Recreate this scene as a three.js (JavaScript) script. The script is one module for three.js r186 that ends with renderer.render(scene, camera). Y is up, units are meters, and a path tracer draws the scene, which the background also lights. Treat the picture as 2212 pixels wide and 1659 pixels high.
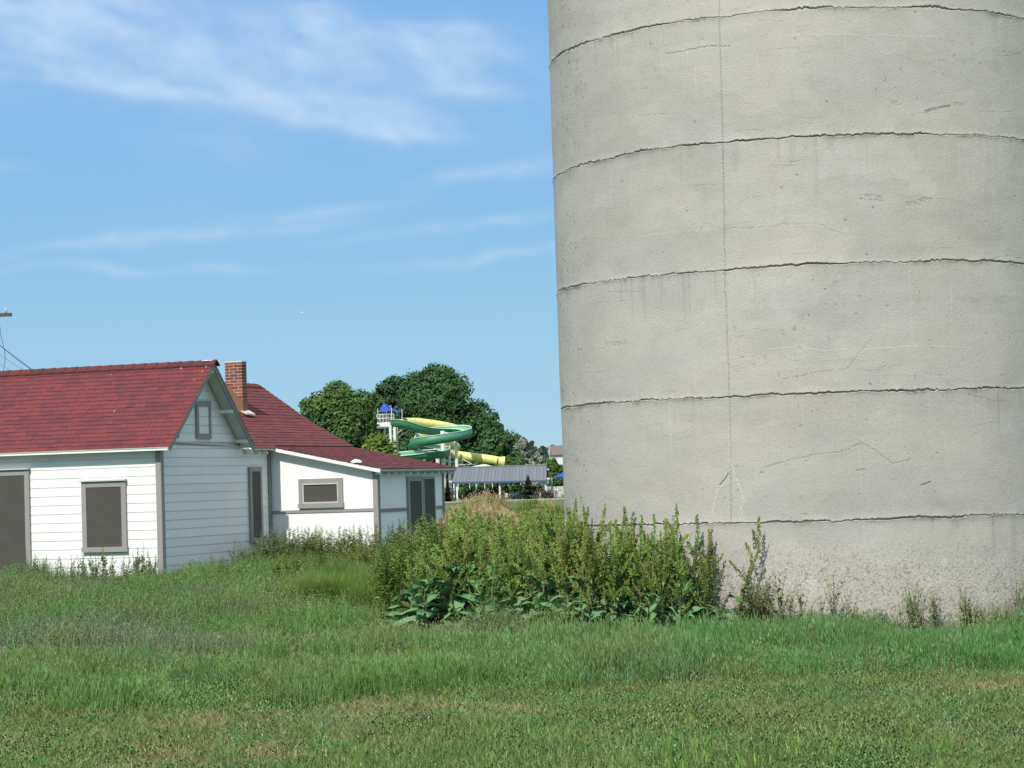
import * as THREE from 'three';
import { mergeGeometries } from 'three/addons/utils/BufferGeometryUtils.js';

// ---------------------------------------------------------------- camera, sun, exposure
const F = 5200, EYE = 1.6, PITCH = 0.04057, ROLL = -0.03075;   // focal length in units of a 2212-wide picture
const scene = new THREE.Scene();
const camera = new THREE.PerspectiveCamera(2 * Math.atan(829.5 / F) * 180 / Math.PI, 4 / 3, 0.5, 30000);
camera.position.set(0, EYE, 0);
camera.rotation.set(PITCH, 0, ROLL, 'YXZ');
scene.add(camera);
const renderer = new THREE.WebGLRenderer({ antialias: true });
renderer.toneMapping = THREE.LinearToneMapping;
renderer.toneMappingExposure = 1.2;
renderer.shadowMap.enabled = true;

const TH = 20 * Math.PI / 180;                                  // turn of the house
const AU = [Math.cos(TH), Math.sin(TH)], AV = [Math.sin(TH), -Math.cos(TH)];   // house axes u (right), v (depth) as x,z
const EL = 46 * Math.PI / 180, SAZ = TH + 0.004;
const sunDir = new THREE.Vector3(-Math.sin(SAZ) * Math.cos(EL), Math.sin(EL), Math.cos(SAZ) * Math.cos(EL));
const sun = new THREE.DirectionalLight(new THREE.Color(1.0, 0.955, 0.87), 3.5);
sun.position.copy(sunDir).multiplyScalar(120).add(new THREE.Vector3(0, 0, -35));
sun.target.position.set(0, 0, -35);
sun.castShadow = true; sun.shadow.mapSize.set(4096, 4096);
Object.assign(sun.shadow.camera, { left: -60, right: 60, top: 60, bottom: -60, near: 1, far: 400 });
scene.add(sun, sun.target);

// ---------------------------------------------------------------- numbers
function rng(seed) { let a = seed >>> 0; return () => { a = (a + 0x6D2B79F5) | 0; let t = Math.imul(a ^ (a >>> 15), 1 | a); t = (t + Math.imul(t ^ (t >>> 7), 61 | t)) ^ t; return ((t ^ (t >>> 14)) >>> 0) / 4294967296; }; }
const PERM = new Float32Array(65536); { const r = rng(77); for (let i = 0; i < 65536; i++) PERM[i] = r(); }
function n2(x, y) {
  const xi = Math.floor(x), yi = Math.floor(y); let fx = x - xi, fy = y - yi;
  fx = fx * fx * (3 - 2 * fx); fy = fy * fy * (3 - 2 * fy);
  const a = ((yi & 255) << 8), b = (((yi + 1) & 255) << 8), c = xi & 255, d = (xi + 1) & 255;
  const p = PERM[a + c] * (1 - fx) + PERM[a + d] * fx, q = PERM[b + c] * (1 - fx) + PERM[b + d] * fx;
  return p * (1 - fy) + q * fy;
}
function fbm(x, y, o = 4) { let s = 0, a = 0.5, t = 0; for (let i = 0; i < o; i++) { s += a * n2(x, y); t += a; a *= 0.5; x = x * 2.03 + 17.3; y = y * 2.03 + 9.1; } return s / t; }
const clamp = (x, a = 0, b = 1) => x < a ? a : x > b ? b : x;
const sst = (a, b, x) => { const t = clamp((x - a) / (b - a)); return t * t * (3 - 2 * t); };
const lerp = (a, b, t) => a + (b - a) * t;
function pixRay(x, y) {
  let dx = (x - 1106) / F, dy = -(y - 829.5) / F, dz = -1;
  let c = Math.cos(ROLL), s = Math.sin(ROLL); [dx, dy] = [c * dx - s * dy, s * dx + c * dy];
  c = Math.cos(PITCH); s = Math.sin(PITCH); [dy, dz] = [c * dy - s * dz, s * dy + c * dz];
  return new THREE.Vector3(dx, dy, dz);
}
function atZ(x, y, Z) { const d = pixRay(x, y); return d.multiplyScalar(Z / -d.z).add(new THREE.Vector3(0, EYE, 0)); }
function atG(x, y, g = 0) { const d = pixRay(x, y); return d.multiplyScalar((g - EYE) / d.y).add(new THREE.Vector3(0, EYE, 0)); }
const V3 = (x, y, z) => new THREE.Vector3(x, y, z);

// ---------------------------------------------------------------- sky (air and thin cirrus, brightened overhead for fill)
{
  const W = 4096, H = 2048, data = new Float32Array(W * H * 4);
  const stops = [[0, .385, .575, .665], [2, .315, .53, .675], [6, .222, .448, .685], [12, .180, .380, .69], [25, .43, .585, .73], [50, .61, .715, .80], [90, .64, .735, .81]];  // high stops, above the view, whitened to add fill light on shaded walls
  const wisps = [[330, 100, 430, 100, .1, .3], [900, 150, 300, 80, .08, .3], [640, 220, 420, 60, .12, .25], [150, 50, 260, 60, .1, .4], [1000, 70, 120, 14, .1, .5], [760, 90, 90, 60, .3, .3], [60, 20, 330, 48, .0, 1.0], [220, 82, 150, 34, .1, .7], [185, 145, 170, 26, .33, .75], [410, 110, 150, 50, .1, .55], [560, 150, 45, 110, .15, .5], [680, 40, 120, 38, .0, .7], [665, 120, 60, 28, .2, .9], [960, 105, 140, 48, .05, .8], [1010, 195, 120, 24, .1, .6], [690, 235, 250, 34, .13, .95], [880, 285, 150, 12, .1, .6], [420, 515, 330, 13, -.1, .55], [700, 460, 220, 14, -.12, .35], [1000, 490, 280, 13, -.13, .4], [1060, 560, 230, 12, -.13, .45], [1090, 370, 190, 20, -.16, .45], [330, 585, 290, 9, 0, .35], [120, 190, 260, 10, .1, .4], [330, 200, 300, 16, .15, .5], [40, 375, 60, 14, .1, .3], [480, 330, 160, 40, .1, .16], [1750, 200, 300, 60, .1, .6], [2500, 120, 400, 70, .1, .7], [-500, 120, 420, 80, .1, .7]];
  const CW = 768, CH = 192, veil = new Float32Array(CW * CH);   // cirrus elsewhere, on a coarser grid
  for (let j = 0; j < CH; j++) for (let i = 0; i < CW; i++) { const el = (j + .5) / CH * Math.PI / 2, az = ((i + .5) / CW - .5) * 2 * Math.PI, q = 1.4 / Math.max(.08, Math.sin(el) + .06), px = Math.cos(el) * Math.cos(az) * q, pz = Math.cos(el) * Math.sin(az) * q; veil[j * CW + i] = .75 * sst(.5, .78, fbm(px * .5 + .3 * pz, pz * 1.4 + 40, 5)) * sst(3, 10, el * 180 / Math.PI); }
  const veilAt = (i, j) => { const x = (i + .5) / W * CW - .5, y = clamp((j + .5 - H / 2) / (H / 2) * CH - .5, 0, CH - 1.001), xi = Math.floor(x), yi = y | 0, fx = x - xi, fy = y - yi, a = (xi + CW) % CW, b = (xi + 1) % CW; return (veil[yi * CW + a] * (1 - fx) + veil[yi * CW + b] * fx) * (1 - fy) + (veil[(yi + 1) * CW + a] * (1 - fx) + veil[(yi + 1) * CW + b] * fx) * fy; };
  const skyRow = j => {
    const el = ((j + .5) / H - .5) * 180;                        // row 0 is the bottom of the sky
    const e = Math.max(el, 0);
    let k = 0; while (k < stops.length - 2 && stops[k + 1][0] < e) k++;
    const t = clamp((e - stops[k][0]) / (stops[k + 1][0] - stops[k][0]));
    const base = [1, 2, 3].map(i => lerp(stops[k][i], stops[k + 1][i], t));
    for (let i = 0; i < W; i++) {
      const o = (j * W + i) * 4; let c0 = base[0], c1 = base[1], c2 = base[2];
      if (el > 0) {
        const az = ((i + .5) / W - .5) * 2 * Math.PI;            // atan2(z, x)
        const ca = Math.cos(el * Math.PI / 180), dx = ca * Math.cos(az), dz = ca * Math.sin(az), dy = Math.sin(el * Math.PI / 180);
        const cs = dx * sunDir.x + dy * sunDir.y + dz * sunDir.z;
        const g = Math.max(0, cs); const glow = .12 * g ** 8 + .25 * g ** 60;
        c0 += glow; c1 += glow; c2 += glow * .95;
        let den = 0;
        if (el < 80) {
          const a = Math.atan2(dx, -dz), X = a * F + 1106, Y = 1042 - el * Math.PI / 180 * F - .0307 * (X - 1106);
          if (X > -1500 && X < 3600 && Y > -400) {
            const wx = X + 60 * (fbm(X * .008, Y * .011 + 3, 3) - .5), wy = Y + 46 * (fbm(X * .007 + 9, Y * .012, 3) - .5);
            const tex = .2 + 1.45 * fbm(wx * .009 + wy * .008, wy * .024 - wx * .008, 5) ** 1.5;
            const fine = .62 + .76 * fbm(wx * .03 + 5 + wy * .01, wy * .075 - wx * .012, 3);
            for (const [x0, y0, rx, ry, an, st] of wisps) {
              const u = wx - x0, v = wy - y0; if (Math.abs(u) > rx * 2.6) continue;
              const cu = Math.cos(an), su = Math.sin(an), p = (cu * u + su * v) / rx, q = (-su * u + cu * v) / ry, r2 = p * p + q * q;
              if (r2 < 6) den += st * Math.exp(-r2 * 1.1) * tex * fine;
            }
            den *= sst(3600, 2500, X) * sst(-1500, -700, X) * sst(-400, -100, Y);
          }
          const far = 1 - sst(3600, 2500, Math.abs(X - 1050) + 1050) * sst(-400, -100, Y) * .85;
          den += far * veilAt(i, j);
        }
        den = 1 - Math.exp(-den * .85); den *= .70;
        c0 = lerp(c0, .68, den); c1 = lerp(c1, .76, den); c2 = lerp(c2, .84, den);
      }
      data[o] = c0; data[o + 1] = c1; data[o + 2] = c2; data[o + 3] = 1;
    }
  };
  for (let j = 0; j < H; j++) skyRow(j);
  const tex = new THREE.DataTexture(data, W, H, THREE.RGBAFormat, THREE.FloatType);
  tex.mapping = THREE.EquirectangularReflectionMapping; tex.magFilter = THREE.LinearFilter; tex.minFilter = THREE.LinearFilter; tex.needsUpdate = true;
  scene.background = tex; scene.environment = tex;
}

// ---------------------------------------------------------------- helpers
const used = {};
function numbered(n) { if (used[n] === undefined) { used[n] = 0; return n; } used[n]++; return n + '_' + String(used[n]).padStart(3, '0'); }
function info(o, label, category, group, kind) { if (label) o.userData.label = label; if (category) o.userData.category = category; if (group) o.userData.group = group; if (kind) o.userData.kind = kind; return o; }
function thing(name, label, category, pos = [0, 0, 0], turn = 0, group) { const g = new THREE.Group(); g.name = numbered(name); g.position.set(...pos); g.rotation.y = turn; info(g, label, category, group); scene.add(g); return g; }
function mesh(name, geo, mat, parent) { const m = new THREE.Mesh(geo, mat); m.name = name; m.castShadow = m.receiveShadow = true; parent.add(m); return m; }
function topMesh(name, geo, mat, label, category, group, kind) { const m = mesh(numbered(name), geo, mat, scene); info(m, label, category, group, kind); return m; }
function copyOf(src, pos, turn, s = 1, label) { const c = src.clone(); c.name = numbered(src.name.replace(/_\d{3}$/, '')); c.position.copy(pos); c.rotation.y = turn; if (Array.isArray(s)) c.scale.set(...s); else c.scale.setScalar(s); c.userData = { ...src.userData }; if (label) c.userData.label = label; scene.add(c); return c; }
function M(r, g, b, rough = .9, extra = {}) { return new THREE.MeshStandardMaterial({ color: new THREE.Color().setRGB(r, g, b), roughness: rough, metalness: 0, side: THREE.DoubleSide, ...extra }); }
function box(x0, x1, y0, y1, z0, z1) { const g = new THREE.BoxGeometry(Math.abs(x1 - x0), Math.abs(y1 - y0), Math.abs(z1 - z0)); g.translate((x0 + x1) / 2, (y0 + y1) / 2, (z0 + z1) / 2); return g; }
function rod(a, b, r0, r1 = r0, seg = 10) { const d = b.clone().sub(a), g = new THREE.CylinderGeometry(r1, r0, d.length(), seg); g.applyQuaternion(new THREE.Quaternion().setFromUnitVectors(V3(0, 1, 0), d.clone().normalize())); g.translate((a.x + b.x) / 2, (a.y + b.y) / 2, (a.z + b.z) / 2); return g; }
function beam(a, b, w, h) { const d = b.clone().sub(a), L = d.length(), g = new THREE.BoxGeometry(w, h, L); const m = new THREE.Matrix4().lookAt(b, a, V3(0, 1, 0)); g.applyMatrix4(m); g.translate((a.x + b.x) / 2, (a.y + b.y) / 2, (a.z + b.z) / 2); return g; }
function prism(poly, d) {   // a flat polygon (Vector3s) pushed by vector d
  const pos = [], idx = [], n = poly.length; for (const p of poly) pos.push(p.x, p.y, p.z); for (const p of poly) pos.push(p.x + d.x, p.y + d.y, p.z + d.z);
  for (let i = 1; i < n - 1; i++) { idx.push(0, i, i + 1, n, n + i + 1, n + i); }
  for (let i = 0; i < n; i++) { const j = (i + 1) % n; idx.push(i, j, n + j, i, n + j, n + i); }
  let g = new THREE.BufferGeometry(); g.setAttribute('position', new THREE.Float32BufferAttribute(pos, 3)); g.setIndex(idx); g = g.toNonIndexed(); g.computeVertexNormals();
  g.setAttribute('uv', new THREE.Float32BufferAttribute(new Float32Array(g.attributes.position.count * 2), 2)); return g;
}
function soup(tri, colors) { const g = new THREE.BufferGeometry(); g.setAttribute('position', new THREE.Float32BufferAttribute(tri, 3)); if (colors) g.setAttribute('color', new THREE.Float32BufferAttribute(colors, 3)); g.computeVertexNormals(); return g; }
function grainTexture(size, fn, srgb, rep = 1) {
  const d = new Uint8Array(size * size * 4); for (let j = 0; j < size; j++) for (let i = 0; i < size; i++) { const c = fn(i, j, size), o = (j * size + i) * 4; d[o] = c[0]; d[o + 1] = c[1]; d[o + 2] = c[2]; d[o + 3] = 255; }
  const t = new THREE.DataTexture(d, size, size); if (srgb) t.colorSpace = THREE.SRGBColorSpace; t.magFilter = THREE.LinearFilter; t.minFilter = THREE.LinearMipmapLinearFilter; t.generateMipmaps = true; t.wrapS = t.wrapT = THREE.RepeatWrapping; t.repeat.set(rep, rep); t.needsUpdate = true; return t;
}

// ---------------------------------------------------------------- ground
const SILO = { x: 3.723, z: -29.257, R: 3.1376 };
function gh(x, z) {
  const near = sst(-75, -50, z) * sst(60, 40, Math.abs(x));
  let h = near * (.16 * (fbm(x * .13 + 20, z * .13 + 5, 3) - .5) + .07 * (fbm(x * .55, z * .55, 2) - .5));
  h -= near * (.07 + .13 * sst(-19, -26, z)) - near * .05 * (fbm(x * 1.4 + 8, z * 1.1, 2) - .5);
  h += -1.15 * sst(-70, -345, z);
  return h;
}
const dirtTex = grainTexture(512, (i, j, s) => { const n = fbm(i / 14, j / 14, 4), m = fbm(i / 3 + 50, j / 3, 2), r = PERM[(i * 131 + j * 7919) & 65535]; const l = 70 + 60 * n + 36 * (m - .5) + 26 * (r - .5); return [l * 1.06, l * .98, l * .70]; }, true, 1);
{
  const line = (a, b, near, step) => { const o = []; let p = a; while (p < b) { o.push(p); const d = Math.max(0, Math.abs(p - near) - 30); p += step + d * .12; } o.push(b); return o; };
  const xs = line(-3000, 3000, 0, .6), zs = line(-3500, 400, -30, .6), pos = [], uv = [], idx = [];
  for (const z of zs) for (const x of xs) { pos.push(x, gh(x, z), z); uv.push(x * .5, z * .5); }
  for (let j = 0; j < zs.length - 1; j++) for (let i = 0; i < xs.length - 1; i++) { const a = j * xs.length + i, b = a + 1, c = a + xs.length, d = c + 1; idx.push(a, c, b, b, c, d); }
  const g = new THREE.BufferGeometry(); g.setAttribute('position', new THREE.Float32BufferAttribute(pos, 3)); g.setAttribute('uv', new THREE.Float32BufferAttribute(uv, 2)); g.setIndex(idx); g.computeVertexNormals();
  topMesh('ground', g, M(.55, .95, .42, 1, { map: dirtTex }), 'green and brown weedy earth stretching to the park', 'ground', null, 'structure');
}
// ---------------------------------------------------------------- concrete silo
function siloHit(x, y) {   // picture point to (arc metres from the side facing us, height)
  const d = pixRay(x, y), h = Math.hypot(d.x, d.z), qx = d.x / h, qz = d.z / h, b = qx * SILO.x + qz * SILO.z, D2 = SILO.x ** 2 + SILO.z ** 2, t = b - Math.sqrt(Math.max(0, b * b - D2 + SILO.R ** 2));
  const px = qx * t - SILO.x, pz = qz * t - SILO.z; return [(Math.atan2(px, pz) - SILO.c) * SILO.R, EYE + d.y / h * t];
}
SILO.c = Math.atan2(-SILO.x, -SILO.z);
{
  const R = SILO.R, TW = 2048, TH2 = 2048, SW = Math.PI * R, SH = 8;       // texture: half the round by 8 m
  const joint = k => 1.064 + 1.398 * k, NB = 9;
  const jl = (k, s) => .020 * (fbm(s * 6 + k * 31, k * 7.7, 5) - .5) * 2 + .03 * (fbm(s * 1.1 + k * 13, 2.2, 2) - .5) + .022 * (n2(s * 34 + k * 5, 9.9) - .5) * n2(s * 3 + k, 19.9);
  // colour and relief
  const lum = new Float32Array(TW * TH2).fill(1), warm = new Float32Array(TW * TH2), bump = new Float32Array(TW * TH2).fill(.5);
  const low = fn => { const n = 512, t = new Float32Array(n * n); for (let j = 0; j < n; j++) for (let i = 0; i < n; i++) t[j * n + i] = fn(i / (n - 1) * SW, j / (n - 1) * SH); return (i, j) => { const x = i / TW * (n - 1), y = j / TH2 * (n - 1), xi = x | 0, yi = y | 0, fx = x - xi, fy = y - yi, o = yi * n + xi; return (t[o] * (1 - fx) + t[o + 1] * fx) * (1 - fy) + (t[o + n] * (1 - fx) + t[o + n + 1] * fx) * fy; }; };
  const fBig = low((s, y) => fbm(s * .7 + 3, y * 1.5, 4) - .5), fBand = low((s, y) => fbm(s * 1.3, y * 9 + 31, 3) - .5), fPt = low((s, y) => fbm(s * .9 + 60, y * 1.7 + 20, 5)), fP2 = low((s, y) => fbm(s * 1.6 + 160, y * 2.6 + 70, 5)), fWarm = low((s, y) => fbm(s * 1.8 + 90, y * 2 + 4, 3) - .5), fMid = low((s, y) => fbm(s * 4 + 11, y * 6 + 7, 4) - .5), fPit = low((s, y) => n2(s * 1.2, y * 1.4 + 9));
  const cols = [...Array(6)].map((_, k) => [...Array(TW)].map((_, i) => { const s = (i + .5) / TW * SW; return [joint(k) + jl(k, s - SW / 2), sst(.55, .85, n2(s * 22 + k * 50, k) * .7 + n2(s * 60 + k * 20, 5) * .3) * sst(.42, .7, fbm(s * .8 + k * 9, k * 3, 2)), .12 + .75 * n2(s * 9 + k * 33, 8) ** 2, sst(.80, .95, n2(s * 75 + k * 77, 40 + k)) * sst(.45, .6, fbm(s * .7 + k * 4, 90 + k, 2)), .2 + .9 * n2(s * 13 + k * 3, 60), n2(s * 14, k), .35 * (fbm(s * .8, 77, 3) - .5)]; }));
  const texRow = j => {
    const y = (j + .5) / TH2 * SH;
    for (let i = 0; i < TW; i++) {
      const s = (i + .5) / TW * SW, o = j * TW + i;
      const big = fBig(i, j), mid = fMid(i, j), band = fBand(i, j), gr = n2(s * 95, y * 95) - .5, tiny = PERM[(i * 73 + j * 9973) & 65535] - .5;
      let l = 1 + .045 * big + .055 * mid + .04 * band + .05 * gr + .075 * tiny;
      const pt = fPt(i, j); l += .014 * sst(.53, .56, pt) - .012 * sst(.43, .40, pt); if (Math.abs(pt - .54) < .003) l -= .03;   // skim coat with ragged outlines
      const p2 = fP2(i, j); l -= .022 * sst(.56, .62, p2);
      warm[o] = .5 * big + .6 * fWarm(i, j);
      for (let k = 0; k < 6; k++) {   // streaks below the joints
        const c = cols[k][i], d = c[0] - y; if (d < 0 || d > 1.1) continue;
        if (d < c[2] * (.7 + .6 * mid)) l -= .085 * c[1] * (.7 + 1.2 * gr) * (1 - d / c[2] * .6);
        if (d > .1 && d < c[4]) l += .05 * c[3] * (1 - .8 * d / c[4]) * (.7 + gr);
        if (d < .03) warm[o] += .35 * c[5];
      }
      const peb = y < 1.25 ? sst(1.0, .3, y + cols[0][i][6]) : 0; let pb = 0;   // stony lower course
      if (peb > 0) { const a = n2(s * 62, y * 62), b = n2(s * 110 + 9, y * 110); pb = peb * (sst(.68, .82, a) * -.20 + sst(.7, .82, n2(s * 75 + 40, y * 75)) * .12 + (b - .5) * .1); l += pb; warm[o] += peb * .35; }
      const edge = sst(2.2, 1.2, s), pit = n2(s * 34 + 200, y * 26); if (pit > .93 - .10 * edge && fPit(i, j) > .55 - .25 * edge) { l -= .14 * sst(0, .04, pit - .93 + .10 * edge); bump[o] -= .5; }
      lum[o] = l; bump[o] += .5 * gr + .35 * tiny + .5 * mid + .25 * band + 1.2 * pb + .25 * sst(.535, .55, pt);
    }
  };
  for (let j = 0; j < TH2; j++) texRow(j);
  const dab = (s, y, w, a, b, rag) => { const ci = (s + SW / 2) / SW * TW, cj = y / SH * TH2, ri = Math.max(1, w / SW * TW), rj = Math.max(1, w / SH * TH2); for (let j = Math.floor(cj - rj); j <= cj + rj; j++) for (let i = Math.floor(ci - ri); i <= ci + ri; i++) { if (i < 0 || j < 0 || i >= TW || j >= TH2) continue; const f = rag ? n2(i * .35, j * .35) : 1; if (f < rag) continue; const o = j * TW + i; if (touched[o] === mark) continue; touched[o] = mark; lum[o] += a; bump[o] += b; } };
  const touched = new Int32Array(TW * TH2); let mark = 0;
  const stroke = (pts, w, a, b, rag = 0, wob = .01) => { mark++; for (let q = 0; q < pts.length - 1; q++) { const [s0, y0] = siloHit(...pts[q]), [s1, y1] = siloHit(...pts[q + 1]), n = Math.ceil(Math.hypot(s1 - s0, y1 - y0) / .003); for (let i = 0; i <= n; i++) { const t = i / n; dab(lerp(s0, s1, t) + wob * (fbm(t * n * .03 + q * 9 + mark, 1, 3) - .5) * 2, lerp(y0, y1, t) + wob * (fbm(t * n * .03 + q * 9 + mark, 21, 3) - .5) * 2, w, a, b, rag); } } };
  stroke([[1553, -10], [1557, 150], [1562, 320], [1566, 590], [1573, 780], [1577, 870], [1578, 1000], [1579, 1130]], .0035, -.10, -1.0, .25, .006);
  stroke([[1576, 940], [1577, 1000], [1593, 1040], [1602, 1062], [1606, 1082], [1601, 1100], [1602, 1118]], .003, .10, .3, .35);
  stroke([[1572, 1022], [1560, 1045], [1549, 1060], [1537, 1118]], .003, .10, .3, .35);
  stroke([[1573, 1024], [1556, 1048]], .003, -.35, -1, .1);
  stroke([[1655, 1008], [1750, 985], [1830, 972], [1860, 958]], .006, -0.078, -.8, .4, .02); stroke([[1860, 956], [1890, 975], [1930, 1002], [1965, 992]], .006, -0.072, -.8, .4, .02);
  stroke([[1560, 497], [1650, 490], [1760, 480], [1800, 496], [1830, 510]], .006, -0.066, -.6, .5, .02); stroke([[1370, 512], [1560, 494]], .004, .06, .3, .45, .01);
  stroke([[1660, 755], [1720, 748], [1780, 758], [1990, 748], [2100, 752]], .004, .07, .3, .4, .01);
  stroke([[1690, 818], [1830, 795], [1860, 760], [1885, 735]], .006, -0.072, -.7, .5, .02);
  stroke([[1870, 800], [1960, 790], [2030, 815], [2080, 850], [2170, 870]], .007, -0.054, -.5, .5, .03);
  stroke([[2000, 240], [2050, 230]], .012, -0.180, -1.5, .3, .01); stroke([[1930, 222], [1945, 226]], .018, -0.072, -.8, .4); stroke([[2065, 225], [2080, 228]], .018, -0.072, -.8, .4);
  stroke([[1860, 426], [1900, 428]], .03, -0.072, -1.2, .5, .02); stroke([[1960, 440], [2010, 432]], .022, -0.078, -1, .55, .02); stroke([[1300, 748], [1350, 738]], .02, -0.108, -1, .6, .03);
  stroke([[1440, 118], [1500, 105], [1575, 98]], .006, -0.096, -1.4, .4, .02); stroke([[1700, 75], [1880, 76], [2040, 80]], .004, .07, .3, .4, .006);
  stroke([[1445, 600], [1500, 585]], .006, -.1, -.8, .4); stroke([[1990, 1048], [2010, 1040]], .006, -.25, -1, .2); stroke([[1850, 1016], [1870, 1013]], .006, -.15, -1, .3);
  { const r = rng(5); for (let i = 0; i < 40; i++) { const x = 1240 + r() * 960, y = 20 + r() * 1000, l = 20 + r() * 110; stroke([[x, y], [x + 3, y + l]], .002, .03 + .03 * r(), .05, .45, .002); } for (let i = 0; i < 14; i++) { const x = 1240 + r() * 960, y = 20 + r() * 1000; stroke([[x, y], [x + 2, y + 2]], .006, -0.150, -1.2); } for (let i = 0; i < 26; i++) { const x = 1260 + r() * 900, y = 40 + r() * 1000, l = 20 + 60 * r(); stroke([[x, y], [x + l, y - 6 + 6 * r()]], .004, -.07, -.5, .45, .015); } }

  const cd = new Uint8Array(TW * TH2 * 4), bd = new Uint8Array(TW * TH2 * 4);
  for (let o = 0; o < TW * TH2; o++) { const l = clamp(lum[o], .2, 1.5), w = warm[o]; cd[o * 4] = clamp(175 * l * (1 + .02 * w), 0, 255); cd[o * 4 + 1] = clamp(170 * l, 0, 255); cd[o * 4 + 2] = clamp(161 * l * (1 - .05 * w), 0, 255); cd[o * 4 + 3] = 255; const b = clamp((bump[o] + 2) / 4) * 255; bd[o * 4] = bd[o * 4 + 1] = bd[o * 4 + 2] = b; bd[o * 4 + 3] = 255; }
  const mk = (d, srgb) => { const t = new THREE.DataTexture(d, TW, TH2); if (srgb) t.colorSpace = THREE.SRGBColorSpace; t.magFilter = THREE.LinearFilter; t.wrapS = t.wrapT = THREE.MirroredRepeatWrapping; t.needsUpdate = true; return t; };
  const conc = new THREE.MeshStandardMaterial({ map: mk(cd, true), bumpMap: mk(bd, false), bumpScale: .012, roughness: .95, side: THREE.DoubleSide });

  const silo = thing('concrete_silo', 'tall round grey concrete silo of stacked rings with ragged joints', 'silo', [SILO.x, 0, SILO.z]);
  const th = []; for (let a = -Math.PI; a < Math.PI - 1e-4;) { th.push(a); a += Math.abs(a) < 1.75 ? .0026 : .03; } th.push(Math.PI);
  for (let k = -1; k < NB; k++) {
    const fine = k < 6, TT = fine ? th : th.filter((_, i) => i % 12 === 0 || i === th.length - 1), pos = [], uv = [], idx = [];
    const prof = [];       // [height fraction, offset from edge, radius]
    const rows = [];
    for (let q = 0; q <= 11; q++) rows.push(['b', [0, .0, .004, .009, .014, .022, .035, .06, .10, .16, .25, .4][q]]);
    for (let q = 11; q >= 0; q--) rows.push(['t', [0, .0, .004, .009, .014, .022, .035, .06, .10, .16, .25, .4][q]]);
    for (let r = 0; r < rows.length; r++) for (const a of TT) {
      const s = a * R, [e, d] = rows[r];
      const y0 = k < 0 ? -.4 : joint(k) + (fine ? jl(k, s) : 0), y1 = joint(k + 1) + (fine && k < 5 ? jl(k + 1, s) : 0);
      const openB = .002 + .016 * sst(.28, .66, fbm(s * 2.2 + k * 17, 5.5, 4)) , openT = .0015;
      let y, rad = R + .012 * (fbm(s * 1.3 + 40, (e === 'b' ? y0 : y1) + (e === 'b' ? d : -d), 3) - .5) * 2;
      const lip = .016 * fbm(s * 7 + k * 3, 66 + k, 3), ledge = .022 * fbm(s * 5 + k * 11, 33 + k, 3) * sst(.25, .6, fbm(s * 1.7 + k * 5, 12, 3));
      if (e === 'b') { y = y0 + openB + d; if (r === 0) rad -= .03; else rad += lip * Math.exp(-d * 40) - .018 * Math.exp(-d * 260) * n2(s * 50 + k, 4); }
      else { y = y1 - openT - d; if (r === rows.length - 1) rad -= .03; else rad += ledge * Math.exp(-d * 55) - .01 * Math.exp(-d * 300) * n2(s * 44 + k, 14); }
      pos.push(Math.sin(a + SILO.c) * rad, y, Math.cos(a + SILO.c) * rad); uv.push(s / SW + .5, y / SH);
    }
    const n = TT.length; for (let r = 0; r < rows.length - 1; r++) for (let i = 0; i < n - 1; i++) { const a = r * n + i, b = a + 1, c = a + n, d = c + 1; idx.push(a, b, c, b, d, c); }
    const g = new THREE.BufferGeometry(); g.setAttribute('position', new THREE.Float32BufferAttribute(pos, 3)); g.setAttribute('uv', new THREE.Float32BufferAttribute(uv, 2)); g.setIndex(idx); g.computeVertexNormals();
    mesh('concrete_ring', g, conc, silo);
  }
  const top = joint(NB); mesh('core', new THREE.CylinderGeometry(R - .026, R - .026, top + .3, 96, 1).translate(0, top / 2 - .15, 0), conc, silo);
  mesh('roof_dome', new THREE.LatheGeometry([...Array(14)].map((_, i) => { const a = i / 13 * Math.PI / 2; return new THREE.Vector2((R + .12) * Math.cos(a) + .001, top + 2.1 * Math.sin(a)); }), 64), M(.45, .46, .47, .5, { metalness: .6 }), silo);
}
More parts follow.
